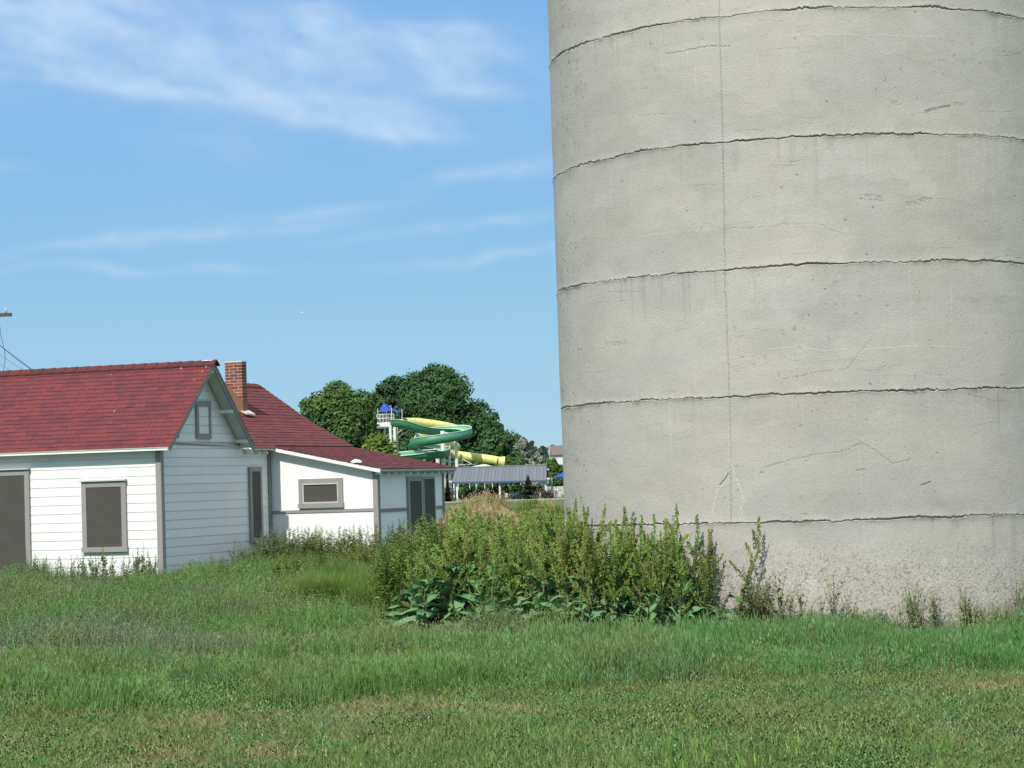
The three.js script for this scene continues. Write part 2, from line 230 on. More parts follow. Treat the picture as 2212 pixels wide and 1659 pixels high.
// ---------------------------------------------------------------- farmhouse
const HC = atZ(352, 1240, 46); HC.y = 0;
const houseLocal = (x, z) => { const dx = x - HC.x, dz = z - HC.z; return [dx * AU[0] + dz * AU[1], dx * AV[0] + dz * AV[1]]; };
const houseWorld = (u, v) => [HC.x + u * AU[0] + v * AV[0], HC.z + u * AU[1] + v * AV[1]];
{
  const house = thing('farmhouse', 'small white clapboard farmhouse with red shingled roofs and boarded windows', 'house', [HC.x, 0, HC.z], -TH);
  const H = (u0, u1, y0, y1, v0, v1) => box(u0, u1, y0, y1, -v0, -v1), P = (u, y, v) => V3(u, y, -v);
  const paintTex = grainTexture(256, (i, j) => { const l = 246 + 12 * (fbm(i / 40, j / 9, 4) - .5) + 8 * (PERM[(i * 37 + j * 811) & 65535] - .5); return [l, l, l * .985]; }, true, 1);
  const white = [.90, .88, .92].map(c => M(c, c, c * .985, .62, { map: paintTex }));
  const sheath = M(.62, .62, .6, .8), grey = M(.30, .285, .265, .6), greyD = M(.235, .225, .215, .65), softGrey = M(.52, .515, .5, .7);
  const boardTex = grainTexture(256, (i, j) => { const l = 80 + 7 * (fbm(i / 50, j / 20, 4) - .5) + 6 * (PERM[(i * 57 + j * 311) & 65535] - .5); return [l * 1.0, l * .955, l * .89]; }, true, 1);
  const ply = M(.9, .9, .9, .8, { map: boardTex });
  const stuccoBump = grainTexture(256, (i, j) => { const l = 128 + 90 * (fbm(i / 5, j / 5, 3) - .5) + 30 * (PERM[(i * 31 + j * 17) & 65535] - .5); return [l, l, l]; }, false, 4);
  const stucco = M(.86, .86, .845, .8, { bumpMap: stuccoBump, bumpScale: .006 });
  const r = rng(12);
  // walls of boards
  const siding = (name, sheet, lines, at) => { const w = mesh(name, sheet, sheath, house); lines.forEach((y, i) => at(y, i, w)); return w; };
  const lines = []; for (let y = .03; y < 2.50; y += .1727) lines.push(y);
  const boardGeo = (L, h, t0, t1) => { const sh = new THREE.Shape([[0, 0], [t0, 0], [t1, h], [0, h]].map(p => new THREE.Vector2(...p))); return new THREE.ExtrudeGeometry(sh, { depth: L, bevelEnabled: false }); };
  siding('front_wall', H(-8, -.01, 0, 2.46, .012, .10), lines, (y, i, w) => { const g = boardGeo(8.0 - .09, Math.min(.1645, 2.44 - y), .015, .009); const b = mesh('siding_board', g, white[i % 3], w); b.rotation.y = -Math.PI / 2; b.position.set(-.09, y, -.012); b.rotation.set(0, -Math.PI / 2, 0); });
  siding('side_wall', H(-.10, -.012, 0, 2.50, .11, 4.75), lines, (y, i, w) => { const b = mesh('siding_board', boardGeo(4.72 - .10, Math.min(.1645, 2.50 - y), .015, .009), white[(i + 1) % 3], w); b.position.set(-.012, y, -4.72); });
  // gable: boards cut to the slope
  {
    const apexV = 1.72, apexY = 4.06, sL = .866, sR = .965;
    const g = mesh('gable_wall', prism([P(-.012, 2.50, apexV - 1.79), P(-.012, 2.50, apexV + 1.61), P(-.012, apexY, apexV)], V3(-.08, 0, 0)), sheath, house);
    for (let y = 2.58, i = 0; y < 3.95; y += .168, i++) {
      const h = Math.min(.160, 3.98 - y), hw = (apexY - y) / sL, hw2 = Math.max(.02, (apexY - y - h) / sL), hr = (apexY - y) / sR, hr2 = Math.max(.02, (apexY - y - h) / sR);
      mesh('siding_board', prism([P(-.010, y, apexV - hw), P(-.010, y, apexV + hr), P(-.010, y + h, apexV + hr2), P(-.010, y + h, apexV - hw2)], V3(.018, 0, 0)), white[i % 3], g);
    }
    mesh('belt_trim', prism([P(-.01, 2.60, .0), P(-.01, 2.555, 1.9), P(-.01, 2.505, 3.42), P(-.01, 2.475, 3.42), P(-.01, 2.522, 1.9), P(-.01, 2.565, .0)], V3(.045, 0, 0)), softGrey, house);
  }
  mesh('rear_wall', H(-8, -4.7, 0, 2.46, 3.36, 3.44), sheath, house); mesh('rear_wall', H(-4.7, 2.42, 0, 1.9, 8.42, 8.5), stucco, house); mesh('rear_wall', H(-4.78, -4.7, 0, 2.4, 3.44, 8.5), sheath, house); mesh('end_wall', H(-8.08, -8, 0, 2.46, .1, 3.4), sheath, house);
  // corner boards
  mesh('corner_board', H(-.092, .022, 0, 2.43, -.024, -.002), grey, house); mesh('corner_board', H(.0, .024, 0, 2.43, .0, .10), grey, house);
  mesh('corner_board', H(-.004, .030, 0, 2.33, 4.66, 4.78), greyD, house);
  // shed walls
  mesh('shed_wall', prism([P(-.05, 0, 4.80), P(2.40, 0, 4.80), P(2.40, 1.90, 4.80), P(.15, 2.40, 4.80), P(-.05, 2.40, 4.80)], V3(0, 0, -.09)), stucco, house);
  mesh('shed_side_wall', H(2.34, 2.42, 0, 1.90, 4.89, 8.5), stucco, house);
  mesh('corner_board', H(2.335, 2.444, 0, 1.91, 4.776, 4.797), grey, house); mesh('corner_board', H(2.423, 2.446, 0, 1.91, 4.80, 4.90), greyD, house); mesh('corner_board', H(2.423, 2.446, 0, 1.90, 8.42, 8.5), greyD, house);
  mesh('rail_trim', H(.032, 2.333, 1.085, 1.145, 4.780, 4.798), grey, house); mesh('rail_trim', H(2.423, 2.443, 1.06, 1.125, 4.902, 6.36), greyD, house); mesh('rail_trim', H(2.423, 2.443, 1.06, 1.125, 7.89, 8.418), greyD, house);
  // boarded openings: a sheet with its frame boards
  const opening = (name, label, axis, a0, a1, y0, y1, fw, at, cap, floor) => {
    const B = axis === 'u' ? (p, q, lo, hi, d0, d1) => H(p, q, lo, hi, at - d1, at - d0) : (p, q, lo, hi, d0, d1) => H(at + d0, at + d1, lo, hi, p, q);
    const m = mesh(name, B(a0 + fw * .8, a1 - fw * .8, y0 + (floor ? 0 : fw * .8), y1 - fw * .8, .005, .034), ply, house); info(m, label);
    mesh('frame', B(a0, a0 + fw, y0, y1, .004, .046), grey, m); mesh('frame', B(a1 - fw, a1, y0, y1, .004, .046), grey, m);
    mesh('frame', B(a0 + fw + .001, a1 - fw - .001, y1 - fw * 1.1, y1, .004, .044), grey, m); if (!floor) mesh('sill', B(a0 - .015, a1 + .015, y0 - .03, y0 + fw * .7, .004, .062), grey, m);
    if (cap) mesh('cap', B(a0 - .02, a1 + .02, y1 + .001, y1 + .028, .002, .085), softGrey, m);
    return m;
  };
  opening('door', 'tall doorway covered by a dark grey sheet', 'u', -3.98, -2.86, .02, 2.13, .10, -.012, true, true);
  opening('window', 'window covered by a dark grey sheet', 'u', -1.70, -.735, .52, 1.85, .10, -.012, true);
  opening('window', 'tall narrow window covered by a weathered sheet', 'v', 3.74, 4.29, .55, 2.07, .085, .010, false);
  const sw = opening('window', 'wide low window with a double grey frame', 'u', .66, 1.66, 1.21, 1.79, .10, 4.798, false);
  for (const [a, b, c, d] of [[.78, 1.54, 1.665, 1.69], [.78, 1.54, 1.28, 1.305], [.755, .78, 1.28, 1.69], [1.54, 1.565, 1.28, 1.69]]) mesh('inner_frame', H(a, b, c, d, 4.742, 4.763), softGrey, sw);
  opening('window', null, 'v', 6.37, 7.20, .5, 1.78, .09, 2.423, false); opening('door', 'narrow doorway covered by a grey sheet beside the shed window', 'v', 7.22, 7.90, .02, 1.77, .05, 2.423, false, true);
  // attic window: grey frame round a white boarded panel
  { const m = mesh('attic_window', H(.012, .030, 2.74, 3.28, 1.55, 2.0), white[1], house); for (const [v0, v1, y0, y1] of [[1.46, 1.55, 2.64, 3.39], [2.0, 2.08, 2.64, 3.39], [1.551, 1.999, 3.28, 3.39], [1.551, 1.999, 2.64, 2.74]]) mesh('frame', H(.010, .05, y0, y1, v0, v1), grey, m); mesh('slat', H(.03, .037, 2.90, 2.908, 1.56, 1.99), softGrey, m); mesh('slat', H(.03, .037, 3.08, 3.088, 1.56, 1.99), softGrey, m); }
  // roofs
  const shTex = grainTexture(256, (i, j) => { const n = PERM[(i * 193 + j * 4099) & 65535], m = fbm(i / 30, j / 30, 3); const l = 150 + 90 * (n - .5) + 50 * (m - .5); return [l, l * .98, l * .97]; }, true, 1);
  const red = [[.49, .104, .112], [.46, .102, .112], [.42, .098, .110], [.36, .095, .108], [.53, .110, .112], [.44, .103, .111]].map(c => M(c[0], c[1], c[2], .95, { map: shTex }));
  const slabUnder = M(.74, .73, .70, .8), unit = new THREE.BoxGeometry(1, 1, 1);
  let single = 0;
  const shingles = (roof, o, da, ds, la, ls, keep, isSingle, ex = .125) => {     // o: corner at the eave; da along it, ds up the slope
    const nrm = da.clone().cross(ds).normalize(); if (nrm.y < 0) nrm.negate();
    const rest = red.map(() => []); const basis = new THREE.Matrix4();
    let row = 0; for (let s = -.02; s < ls; s += ex, row++) {
      let a = -r() * .2; while (a < la) {
        const w = .13 + .17 * r(), t = .008 + .009 * r() * (r() < .5 ? 1 : .3), a1 = Math.min(a + w - .003, la), a0 = Math.max(a, 0); a += w; if (a1 - a0 < .02) continue;
        const L = Math.min(ex * 1.28, ls - s + .03), mid = (a0 + a1) / 2; if (keep && !keep(mid, s)) continue;
        const cpt = o.clone().addScaledVector(da, mid).addScaledVector(ds, s + L / 2).addScaledVector(nrm, .010);
        const tilt = Math.atan2(.011, L), y2 = ds.clone().multiplyScalar(Math.cos(tilt)).addScaledVector(nrm, -Math.sin(tilt)), n2v = da.clone().cross(y2).normalize(); if (n2v.y < 0) n2v.negate();
        basis.makeBasis(da.clone().multiplyScalar(a1 - a0), y2.clone().multiplyScalar(L + (r() - .5) * .006), n2v.clone().multiplyScalar(t)); basis.setPosition(cpt);
        const patch = fbm(mid * 1.1 + o.z * 3, s * 2.2, 3), mi = patch < .40 && r() < .5 ? (r() < .5 ? 3 : 2) : patch > .6 && r() < .5 ? 4 : Math.floor(r() * 6);
        if (isSingle(mid, s) && single < 300) { single++; const m = mesh('shingle', unit, red[mi], roof); m.matrixAutoUpdate = true; basis.decompose(m.position, m.quaternion, m.scale); }
        else rest[mi].push(unit.clone().applyMatrix4(basis));
      }
    }
    rest.forEach((gs, i) => { if (gs.length) { const m = mesh('shingle_courses', mergeGeometries(gs), red[i], roof); m.userData.kind = 'stuff'; } });
  };
  const eY = 2.46, eV = -.22, qV = 3.42, qY = 2.50, rV = 1.72, rY = 4.14, o = .32;
  const fr = mesh('front_roof', prism([P(-8.2, eY, eV), P(o, eY, eV), P(o, rY, rV), P(-8.2, rY, rV)], V3(0, -.045, 0)), slabUnder, house);
  const ds = P(0, rY - eY, rV - eV).normalize(), sl = Math.hypot(rY - eY, rV - eV);
  shingles(fr, P(-8.2, eY, eV), V3(1, 0, 0), ds, 8.2 + o + .01, sl, null, a => a > 8.2 - 2.55);
  mesh('fascia', H(-8.2, o - .022, eY - .058, eY - .012, eV - .022, eV - .002), white[0], fr);
  mesh('drip_edge', H(-8.2, o, eY - .013, eY + .002, eV - .034, eV - .0225), softGrey, fr);
  const rr = mesh('rear_roof', prism([P(-8.2, qY, qV), P(o, qY, qV), P(o, rY - .002, rV + .002), P(-8.2, rY - .002, rV + .002)], V3(0, -.045, 0)), slabUnder, house);
  shingles(rr, P(-8.2, qY, qV), V3(1, 0, 0), P(0, rY - qY, rV - qV).normalize(), 8.2 + o + .01, Math.hypot(rY - qY, rV - qV), (a, s) => a > 5.5, () => false);
  for (const [v0, v1, e] of [[eV, rV, eY], [qV, rV, qY]]) mesh('rake_board', prism([P(o - .03, e - .115, v0), P(o - .03, e - .047, v0), P(o - .03, rY - .047, v1), P(o - .03, rY - .125, v1)], V3(.028, 0, 0)), grey, v0 === eV ? fr : rr);
  for (const [v0, v1, e] of [[eV, rV, eY], [qV, rV, qY]]) mesh('drip_edge', prism([P(o + .0015, e - .04, v0), P(o + .0015, e + .006, v0), P(o + .0015, rY + .006, v1), P(o + .0015, rY - .04, v1)], V3(.012, 0, 0)), greyD, v0 === eV ? fr : rr);
  for (const [v, y] of [[1.72, 4.00], [2.55, 3.22], [3.2, 2.63], [.3, 2.7]]) mesh('lookout_beam', H(.012, o - .03, y - .07, y, v - .035, v + .035), white[2], rr);
  for (let u = -8.2, i = 0; u < o; u += .26, i++) {   // ridge caps
    const w = .265, lift = .012; const cp = mesh('ridge_cap', mergeGeometries([prism([P(u, rY + .012, rV), P(u + w, rY + .012 + lift, rV), P(u + w, rY - .085 + lift, rV - .135), P(u, rY - .085, rV - .135)], V3(0, .03, 0)), prism([P(u, rY + .012, rV), P(u + w, rY + .012 + lift, rV), P(u + w, rY - .085 + lift, rV + .135), P(u, rY - .085, rV + .135)], V3(0, .03, 0))]), red[(i * 5 + (i >> 1)) % 6], fr);
  }
  { const g = []; const q = rng(8); for (let i = 0; i < 14; i++) g.push(new THREE.SphereGeometry(.012 + .022 * q(), 7, 5).scale(1, .5, 1).translate(o - .02 - .26 * q() ** 1.5, rY + .035, -(rV + (q() - .5) * .09))); for (let i = 0; i < 10; i++) { const t = q(); g.push(new THREE.SphereGeometry(.008 + .006 * q(), 6, 4).translate(o - .1 - q() * 2.4 * q(), lerp(rY, eY, t * t * .8) + .03, -(lerp(rV, eV, t * t * .8)))); } mesh('white_sealant', mergeGeometries(g), M(.78, .78, .76, .7), fr); }
  // main roof behind, falling to the shed
  const br = { u: .17, y: 2.465 }, kn = { u: -.95, y: 3.10 }, rg = { u: -2.2, y: 3.98 }, farV = 8.9;
  const mr = mesh('main_roof', mergeGeometries([prism([P(kn.u, kn.y, 1.9), P(kn.u, kn.y, farV), P(rg.u, rg.y, farV), P(rg.u, rg.y, 1.9)], V3(0, -.045, 0)), prism([P(-.03, 2.578, 1.9), P(-.03, 2.578, farV), P(kn.u, kn.y - .001, farV), P(kn.u, kn.y - .001, 1.9)], V3(0, -.045, 0))]), slabUnder, house);
  mesh('roof_apron', prism([P(br.u, br.y, 4.641), P(br.u, br.y, farV), P(-.031, 2.5775, farV), P(-.031, 2.5775, 4.641)], V3(0, -.03, 0)), red[2], mr);
  mesh('eave_deck', prism([P(.20, 2.447, 3.52), P(.20, 2.447, 4.64), P(-.031, 2.5775, 4.64), P(-.031, 2.5775, 3.52)], V3(0, -.03, 0)), white[2], mr);
  const dsL = P(kn.u - .2, kn.y - 2.447, 0).normalize(), dsM = P(rg.u - kn.u, rg.y - kn.y, 0).normalize();
  shingles(mr, P(.20, 2.447, 1.9), V3(0, 0, -1), dsL, farV - 1.9 + .01, Math.hypot(kn.u - .2, kn.y - 2.447), (a, s) => (s > .20 || (a > 1.64 && a < 2.76) || a > 2.76 && s > -.01) && a > 1.3, () => false);
  shingles(mr, P(kn.u, kn.y, 1.9), V3(0, 0, -1), dsM, farV - 1.9 + .01, Math.hypot(rg.u - kn.u, rg.y - kn.y), a => a > .3, () => false);
  mesh('west_roof', prism([P(rg.u - .001, rg.y - .003, 1.9), P(rg.u - .001, rg.y - .003, farV), P(-4.9, 2.28, farV), P(-4.9, 2.28, 1.9)], V3(0, -.045, 0)), red[2], house);
  mesh('far_gable', prism([P(-4.6, 2.40, 8.45), P(.0, 2.40, 8.45), P(rg.u, rg.y - .08, 8.45)], V3(0, 0, .05)), sheath, house);
  for (let v = 7.0; v < farV - .1; v += .26) mesh('ridge_cap', mergeGeometries([prism([P(rg.u, rg.y + .03, v), P(rg.u, rg.y + .018, v + .265), P(rg.u + .14, rg.y - .07, v + .265), P(rg.u + .14, rg.y - .058, v)], V3(0, .012, 0)), prism([P(rg.u, rg.y + .03, v), P(rg.u, rg.y + .018, v + .265), P(rg.u - .14, rg.y - .07, v + .265), P(rg.u - .14, rg.y - .058, v)], V3(0, .012, 0))]), red[Math.floor(v * 7) % 6], mr);
  for (let v = 3.62; v < 4.6; v += .36) mesh('rafter_tail', prism([P(.0, 2.33, v), P(.16, 2.335, v), P(.16, 2.385, v), P(.0, 2.47, v)], V3(0, 0, -.05)), white[2], mr);
  mesh('barge_board', prism([P(.235, 2.40, 3.50), P(-.02, 2.56, 3.50), P(-.02, 2.47, 3.50), P(.20, 2.31, 3.50)], V3(0, 0, -.03)), white[2], mr);
  // shed roof
  const sE = { u: 2.58, y: 1.945 }, sv0 = 4.63;
  const sr = mesh('shed_roof', prism([P(sE.u, sE.y, sv0), P(sE.u, sE.y, farV), P(br.u - .01, br.y - .004, farV), P(br.u - .01, br.y - .004, sv0)], V3(0, -.04, 0)), slabUnder, house);
  const dsS = P(br.u - sE.u, br.y - sE.y, 0).normalize();
  shingles(sr, P(sE.u + .01, sE.y, sv0 - .015), V3(0, 0, -1), dsS, farV - sv0 + .02, Math.hypot(br.u - sE.u, br.y - sE.y) - .03, null, () => false);
  mesh('rake_fascia', prism([P(.04, 2.475, sv0 - .02), P(sE.u, sE.y - .02, sv0 - .02), P(sE.u, sE.y - .075, sv0 - .02), P(.04, 2.415, sv0 - .02)], V3(0, 0, -.018)), white[0], sr);
  mesh('eave_fascia', H(sE.u - .02, sE.u - .002, sE.y - .065, sE.y - .042, sv0, farV), greyD, sr);
  for (let v = 4.72; v < 8.8; v += .40) mesh('rafter_tail', prism([P(2.43, 1.84, v), P(2.55, 1.825, v), P(2.55, 1.875, v), P(2.43, 1.90, v)], V3(0, 0, -.05)), white[2], sr);
  mesh('soffit', prism([P(.02, 2.43, sv0), P(2.5, 1.915, sv0), P(2.5, 1.915, 4.797), P(.02, 2.43, 4.797)], V3(0, -.012, 0)), white[2], sr);
  // chimney
  {
    const c0 = -1.51, c1 = -1.105, v0 = 5.82, v1 = 6.04, ch = .0667, base = 2.98;
    const bm = [[.66, .20, .135], [.80, .25, .15], [.52, .19, .14], [.85, .29, .18], [.40, .17, .14]].map(c => M(...c, .9, { map: shTex }));
    const core = mesh('chimney', H(c0 + .006, c1 - .006, base, 4.36, v0 + .006, v1 - .006), M(.74, .60, .47, .95), house); info(core, 'red brick chimney with pale mortar and an orange parged foot');
    const q = rng(3); for (let k = 0; k < 20; k++) { const y = base + .07 + k * ch; if (y < 3.20) continue; const xs = k % 2 ? [0, .0975, .3035, .405] : [0, .2025, .405]; for (let i = 0; i < xs.length - 1; i++) { const b = mesh('brick', H(c0 + xs[i] + (i ? .005 : 0), c0 + xs[i + 1] - (i < xs.length - 2 ? .005 : 0), y, y + ch - .011, v0 + .003 * q(), v1 - .003 * q()), bm[Math.floor(q() * 5)], core); } }
    mesh('mortar_cap', H(c0 - .004, c1 + .004, 4.36, 4.385, v0 - .006, v1 + .006), M(.66, .63, .58, .9), core);
    const og = M(.95, .50, .27, .95, { map: shTex }); mesh('parging', prism([P(c0 - .008, 3.0, v0 - .007), P(c1 + .006, 3.0, v0 - .007), P(c1 + .006, 3.56, v0 - .007), P(c1 - .09, 3.60, v0 - .007), P(c1 - .2, 3.72, v0 - .007), P(c0 + .10, 3.84, v0 - .007), P(c0 - .008, 3.86, v0 - .007)], V3(0, 0, -.006)), og, core);
    mesh('parging', H(c1, c1 + .007, 3.1, 3.57, v0 - .002, v1), M(.72, .50, .36, .95, { map: shTex }), core);
    mesh('flashing', prism([P(c1 - .03, 3.285, v0 - .03), P(c1 + .10, 3.215, v0 - .03), P(c1 + .13, 3.20, v1 + .12), P(c1 + .008, 3.29, v1 + .06)], V3(0, .035, 0)), M(.68, .52, .46, .85), core);
  }
  // crumpled white sheet left on the shed roof edge
  { const g = new THREE.IcosahedronGeometry(.1, 3), p = g.attributes.position; for (let i = 0; i < p.count; i++) { const n = .7 + .6 * n2(p.getX(i) * 22 + 5, p.getZ(i) * 22 + p.getY(i) * 15); p.setXYZ(i, p.getX(i) * n * 1.15, Math.max(-.012, p.getY(i) * n * .6), p.getZ(i) * n); } g.computeVertexNormals(); const [x, z] = houseWorld(2.0, 4.70); const m = topMesh('plastic_scrap', g, M(.82, .83, .86, .5), 'crumpled white plastic scrap lying on the low shed roof edge', 'scrap'); m.position.set(x, 2.098, z); }
}
// ---------------------------------------------------------------- utility pole and wires beyond the house
{
  const e = atZ(28, 677, 80), px = e.x - 1.35, wood = M(.09, .075, .06, .9), cable = M(.03, .03, .032, .6), porc = M(.45, .46, .48, .3);
  const p = thing('utility_pole', 'wooden utility pole with a crossarm behind the white house', 'pole', [px, gh(px, -80), -80]);
  const y = e.y - gh(px, -80), by = y - .05;
  mesh('pole', new THREE.CylinderGeometry(.10, .15, y + .7, 14).translate(0, (y + .7) / 2, 0), wood, p);
  mesh('crossarm', box(-1.3, 1.35, by - .06, by + .055, .14, .25), wood, p);
  for (const x of [-1.1, -.45, .55, 1.15]) mesh('insulator', new THREE.LatheGeometry([[.001, .16], [.03, .15], [.05, .10], [.03, .08], [.05, .04], [.02, 0]].map(q => new THREE.Vector2(...q)), 10).translate(x, by + .056, .195), porc, p);
  for (const s of [-1, 1]) mesh('brace', beam(V3(s * .05, by - .75, .16), V3(s * .72, by - .07, .20), .02, .04), M(.42, .43, .45, .5, { metalness: .6 }), p);
  for (const s of [.25, .95]) mesh('bolt', rod(V3(s, by, .24), V3(s, by, .285), .022, .022, 8), porc, p);
  const sag = (a, b, d, n = 24) => { const q = []; for (let i = 0; i <= n; i++) { const t = i / n, v = a.clone().lerp(b, t); v.y -= d * 4 * t * (1 - t); q.push(v); } return new THREE.CatmullRomCurve3(q); };
  const tube = (c, r, n = 60) => new THREE.TubeGeometry(c, n, r, 6), base = V3(px, gh(px, -80), -80);
  const atV = (x, y, v) => { const d = pixRay(x, y), n = [AV[0], AV[1]], t = ((HC.x * n[0] + HC.z * n[1]) + v) / (d.x * n[0] + d.z * n[1]); return d.multiplyScalar(t).add(V3(0, EYE, 0)); }, hE = atV(140, 846, 3.2), a0 = atZ(-50, 697, 79.7), tp = base.clone().add(V3(.13, a0.y - base.y, .2));
  const c1 = topMesh('service_cable', mergeGeometries([tube(sag(tp, hE, .1), .006), ...[0, 1].map(k => { const c = sag(tp, hE, .1), q = []; for (let i = 0; i <= 260; i++) { const v = c.getPoint(i / 260), an = i * .9 + k * 3.1; v.x += .013 * Math.cos(an); v.y += .013 * Math.sin(an); q.push(v); } return tube(new THREE.CatmullRomCurve3(q), .006, 320); })]), cable, 'twisted black service cable running down from the pole to the house', 'cable');
  const pt = (x, yy, Z = 79.6) => atZ(x, yy, Z);
  topMesh('drop_wire', tube(new THREE.CatmullRomCurve3([tp.clone(), pt(-4, 700), pt(2, 725), pt(9, 755), pt(11, 775), pt(7, 800), pt(2, 830)]), .009), cable, 'thin slack wire looping below the crossarm to the roof ridge', 'wire');
  [[160, 842, 716, 'thin grey wire from the pole to the rear roof, gentlest slope'], [110, 835, 733, 'thin grey wire from the pole to the rear roof, under the cable']].forEach(([x, y, y0, l]) => { const a = atZ(-50, y0, 79.6); topMesh('drop_wire', tube(sag(V3(base.x + .12, a.y, -79.7), atV(x, y, 3.2), .25), .006), M(.10, .11, .12, .6), l, 'wire'); });
}
// ---------------------------------------------------------------- light airplane, far off
{
  const q = atZ(651, 675, 4200), a = thing('airplane', 'tiny white airplane in the clear sky above the trees', 'airplane', [q.x, q.y, q.z], -.25), w = M(.9, .9, .9, .4);
  mesh('fuselage', new THREE.LatheGeometry([[.001, -2.8], [.45, -2.2], [.6, -.8], [.55, .4], [.18, 2.6], [.001, 2.9]].map(p => new THREE.Vector2(...p)), 16).rotateZ(Math.PI / 2), w, a);
  mesh('wing', box(-1.2, .1, .35, .5, -4, 4), w, a); mesh('tailplane', box(2.1, 2.7, .1, .18, -1.3, 1.3), w, a); mesh('tail_fin', prism([V3(1.9, .2, 0), V3(2.8, .2, 0), V3(2.9, 1.1, 0), V3(2.5, 1.1, 0)], V3(0, 0, .1)), w, a);
}
// ---------------------------------------------------------------- trees
const bark = M(.11, .085, .065, .95);
function leafCloud(seed, blobs, n, size, base, jit) {   // leaf-sized faces spread over the outer part of many lumps
  const r = rng(seed), pos = [], col = []; let tot = 0; const cum = blobs.map(b => tot += b[3] * b[3] * (.25 + 1.5 * r()));
  for (let i = 0; i < n; i++) {
    const t = r() * tot; let k = 0; while (cum[k] < t) k++; const b = blobs[k];
    const z = r() * 2 - 1, a = r() * 6.283, q = Math.sqrt(1 - z * z), rad = r() < .14 ? 1 + .24 * r() * r() : .25 + .8 * Math.sqrt(r());
    const cx = b[0] + q * Math.cos(a) * b[3] * rad, cy = b[1] + z * b[4] * rad + (rad > 1 ? (rad - 1) * b[4] * .9 : 0), cz = b[2] + q * Math.sin(a) * b[3] * rad;
    const s = size * (.6 + .8 * r());
    const n1 = V3(q * Math.cos(a) + (r() - .5) * 1.5, z + .35 + (r() - .5) * 1.3, q * Math.sin(a) + (r() - .5) * 1.5).normalize(), up = Math.abs(n1.y) > .9 ? V3(1, 0, 0) : V3(0, 1, 0);
    const e1 = n1.clone().cross(up).normalize().applyAxisAngle(n1, r() * 6.283), e2 = n1.clone().cross(e1), c = V3(cx, cy, cz);
    const p = [[-1, -.25], [.2, -.75], [1.1, .1], [-.1, .8]].map(w => c.clone().addScaledVector(e1, w[0] * s).addScaledVector(e2, w[1] * s));
    for (const o of [p[0], p[1], p[2], p[0], p[2], p[3]]) pos.push(o.x, o.y, o.z);
    const l = 1 + jit * (r() - .5) * 2, g = (b[5] || 1) * l, yel = 1 + .25 * (r() - .5); for (let j = 0; j < 6; j++) col.push(base[0] * g * yel, base[1] * g, base[2] * g);
  }
  return soup(pos, col);
}
const leafMat = new THREE.MeshPhysicalMaterial({ color: 0xffffff, vertexColors: true, roughness: 1, specularIntensity: .25, side: THREE.DoubleSide });
function tree(name, label, group, x, z, h, w, o = {}) {
  const r = rng(o.seed || 1), g = gh(x, z), t = thing(name, label, o.category || 'tree', [x, g, z], 0, group), hb = o.base ?? .22, blobs = [], limbs = [];
  const nb = o.lumps || 40, shape = o.shape || (() => 1);
  const bend = V3((r() - .5) * w * .1, 0, 0);
  limbs.push(rod(V3(0, -.3, 0), V3(bend.x, h * .5, 0), h * .022, h * .012, 9));
  for (let i = 0; i < nb; i++) {
    const f = (i + .5) / nb, y = hb + (1 - hb) * f ** .9, env = shape(y) , a = r() * 6.283, rad = Math.sqrt(r()) * w / 2 * env, bs = (o.lump || .13) * w * (.55 + .8 * r()) * (.55 + .45 * env);
    const c = V3(Math.cos(a) * Math.max(0, rad - bs * .5), h * y - bs * .55 * (y > .85 ? 1 : 0), Math.sin(a) * Math.max(0, rad - bs * .5) * .9);
    blobs.push([c.x, c.y, c.z, bs, bs * (o.squash || .85), .8 + .4 * r()]);
    if (i % 2 === 0) limbs.push(rod(V3(bend.x * .6, Math.max(h * .1, c.y * .55), 0), c, h * .0075, h * .002, 6));
  }
  mesh('trunk', mergeGeometries(limbs), o.bark || bark, t);
  mesh('crown', leafCloud(o.seed * 7 + 1, blobs, o.leaves || 9000, o.leaf || .34, o.col || [.045, .085, .028], .3), leafMat, t);
  return t;
}
function treeAt(name, label, group, px, topY, Z, wpx, o = {}) { const q = atZ(px, topY, Z), g = gh(q.x, -Z); return tree(name, label, group, q.x, -Z, q.y - g, wpx * Z / F, o); }
const dome = y => Math.sqrt(clamp(1 - ((y - .5) / .52) ** 2)) , round = y => Math.sqrt(clamp(1 - ((y - .55) / .47) ** 2));
const G = 'trees beyond the farmhouse and slides';
treeAt('cottonwood_tree', 'broad dark green cottonwood towering behind the slides', G, 938, 790, 440, 236, { seed: 3, lumps: 150, lump: .135, leaves: 60000, leaf: .25, col: [.046, .105, .034], base: .12, shape: y => y < .45 ? 1.1 : Math.sqrt(clamp(1 - ((y - .40) / .615) ** 2)) * 1.05 });
treeAt('cottonwood_tree', 'darker cottonwood crown between the big cottonwood and the round tree', G, 850, 812, 450, 120, { seed: 14, lumps: 60, lump: .15, leaves: 15000, leaf: .30, col: [.046, .10, .036], base: .12, shape: dome });
treeAt('deciduous_tree', 'round light green tree beside the blue canopied tower', G, 726, 826, 340, 200, { seed: 5, lumps: 110, lump: .145, leaves: 42000, leaf: .19, col: [.070, .138, .038], base: .08, shape: y => Math.sqrt(clamp(1 - ((y - .45) / .56) ** 2)) * 1.0 });
treeAt('cottonwood_tree', 'mid height cottonwood filling the gap behind the tower', G, 808, 850, 446, 130, { seed: 15, lumps: 60, lump: .17, leaves: 18000, leaf: .26, col: [.05, .105, .036], base: .05, shape: y => Math.sqrt(clamp(1 - ((y - .4) / .62) ** 2)) });
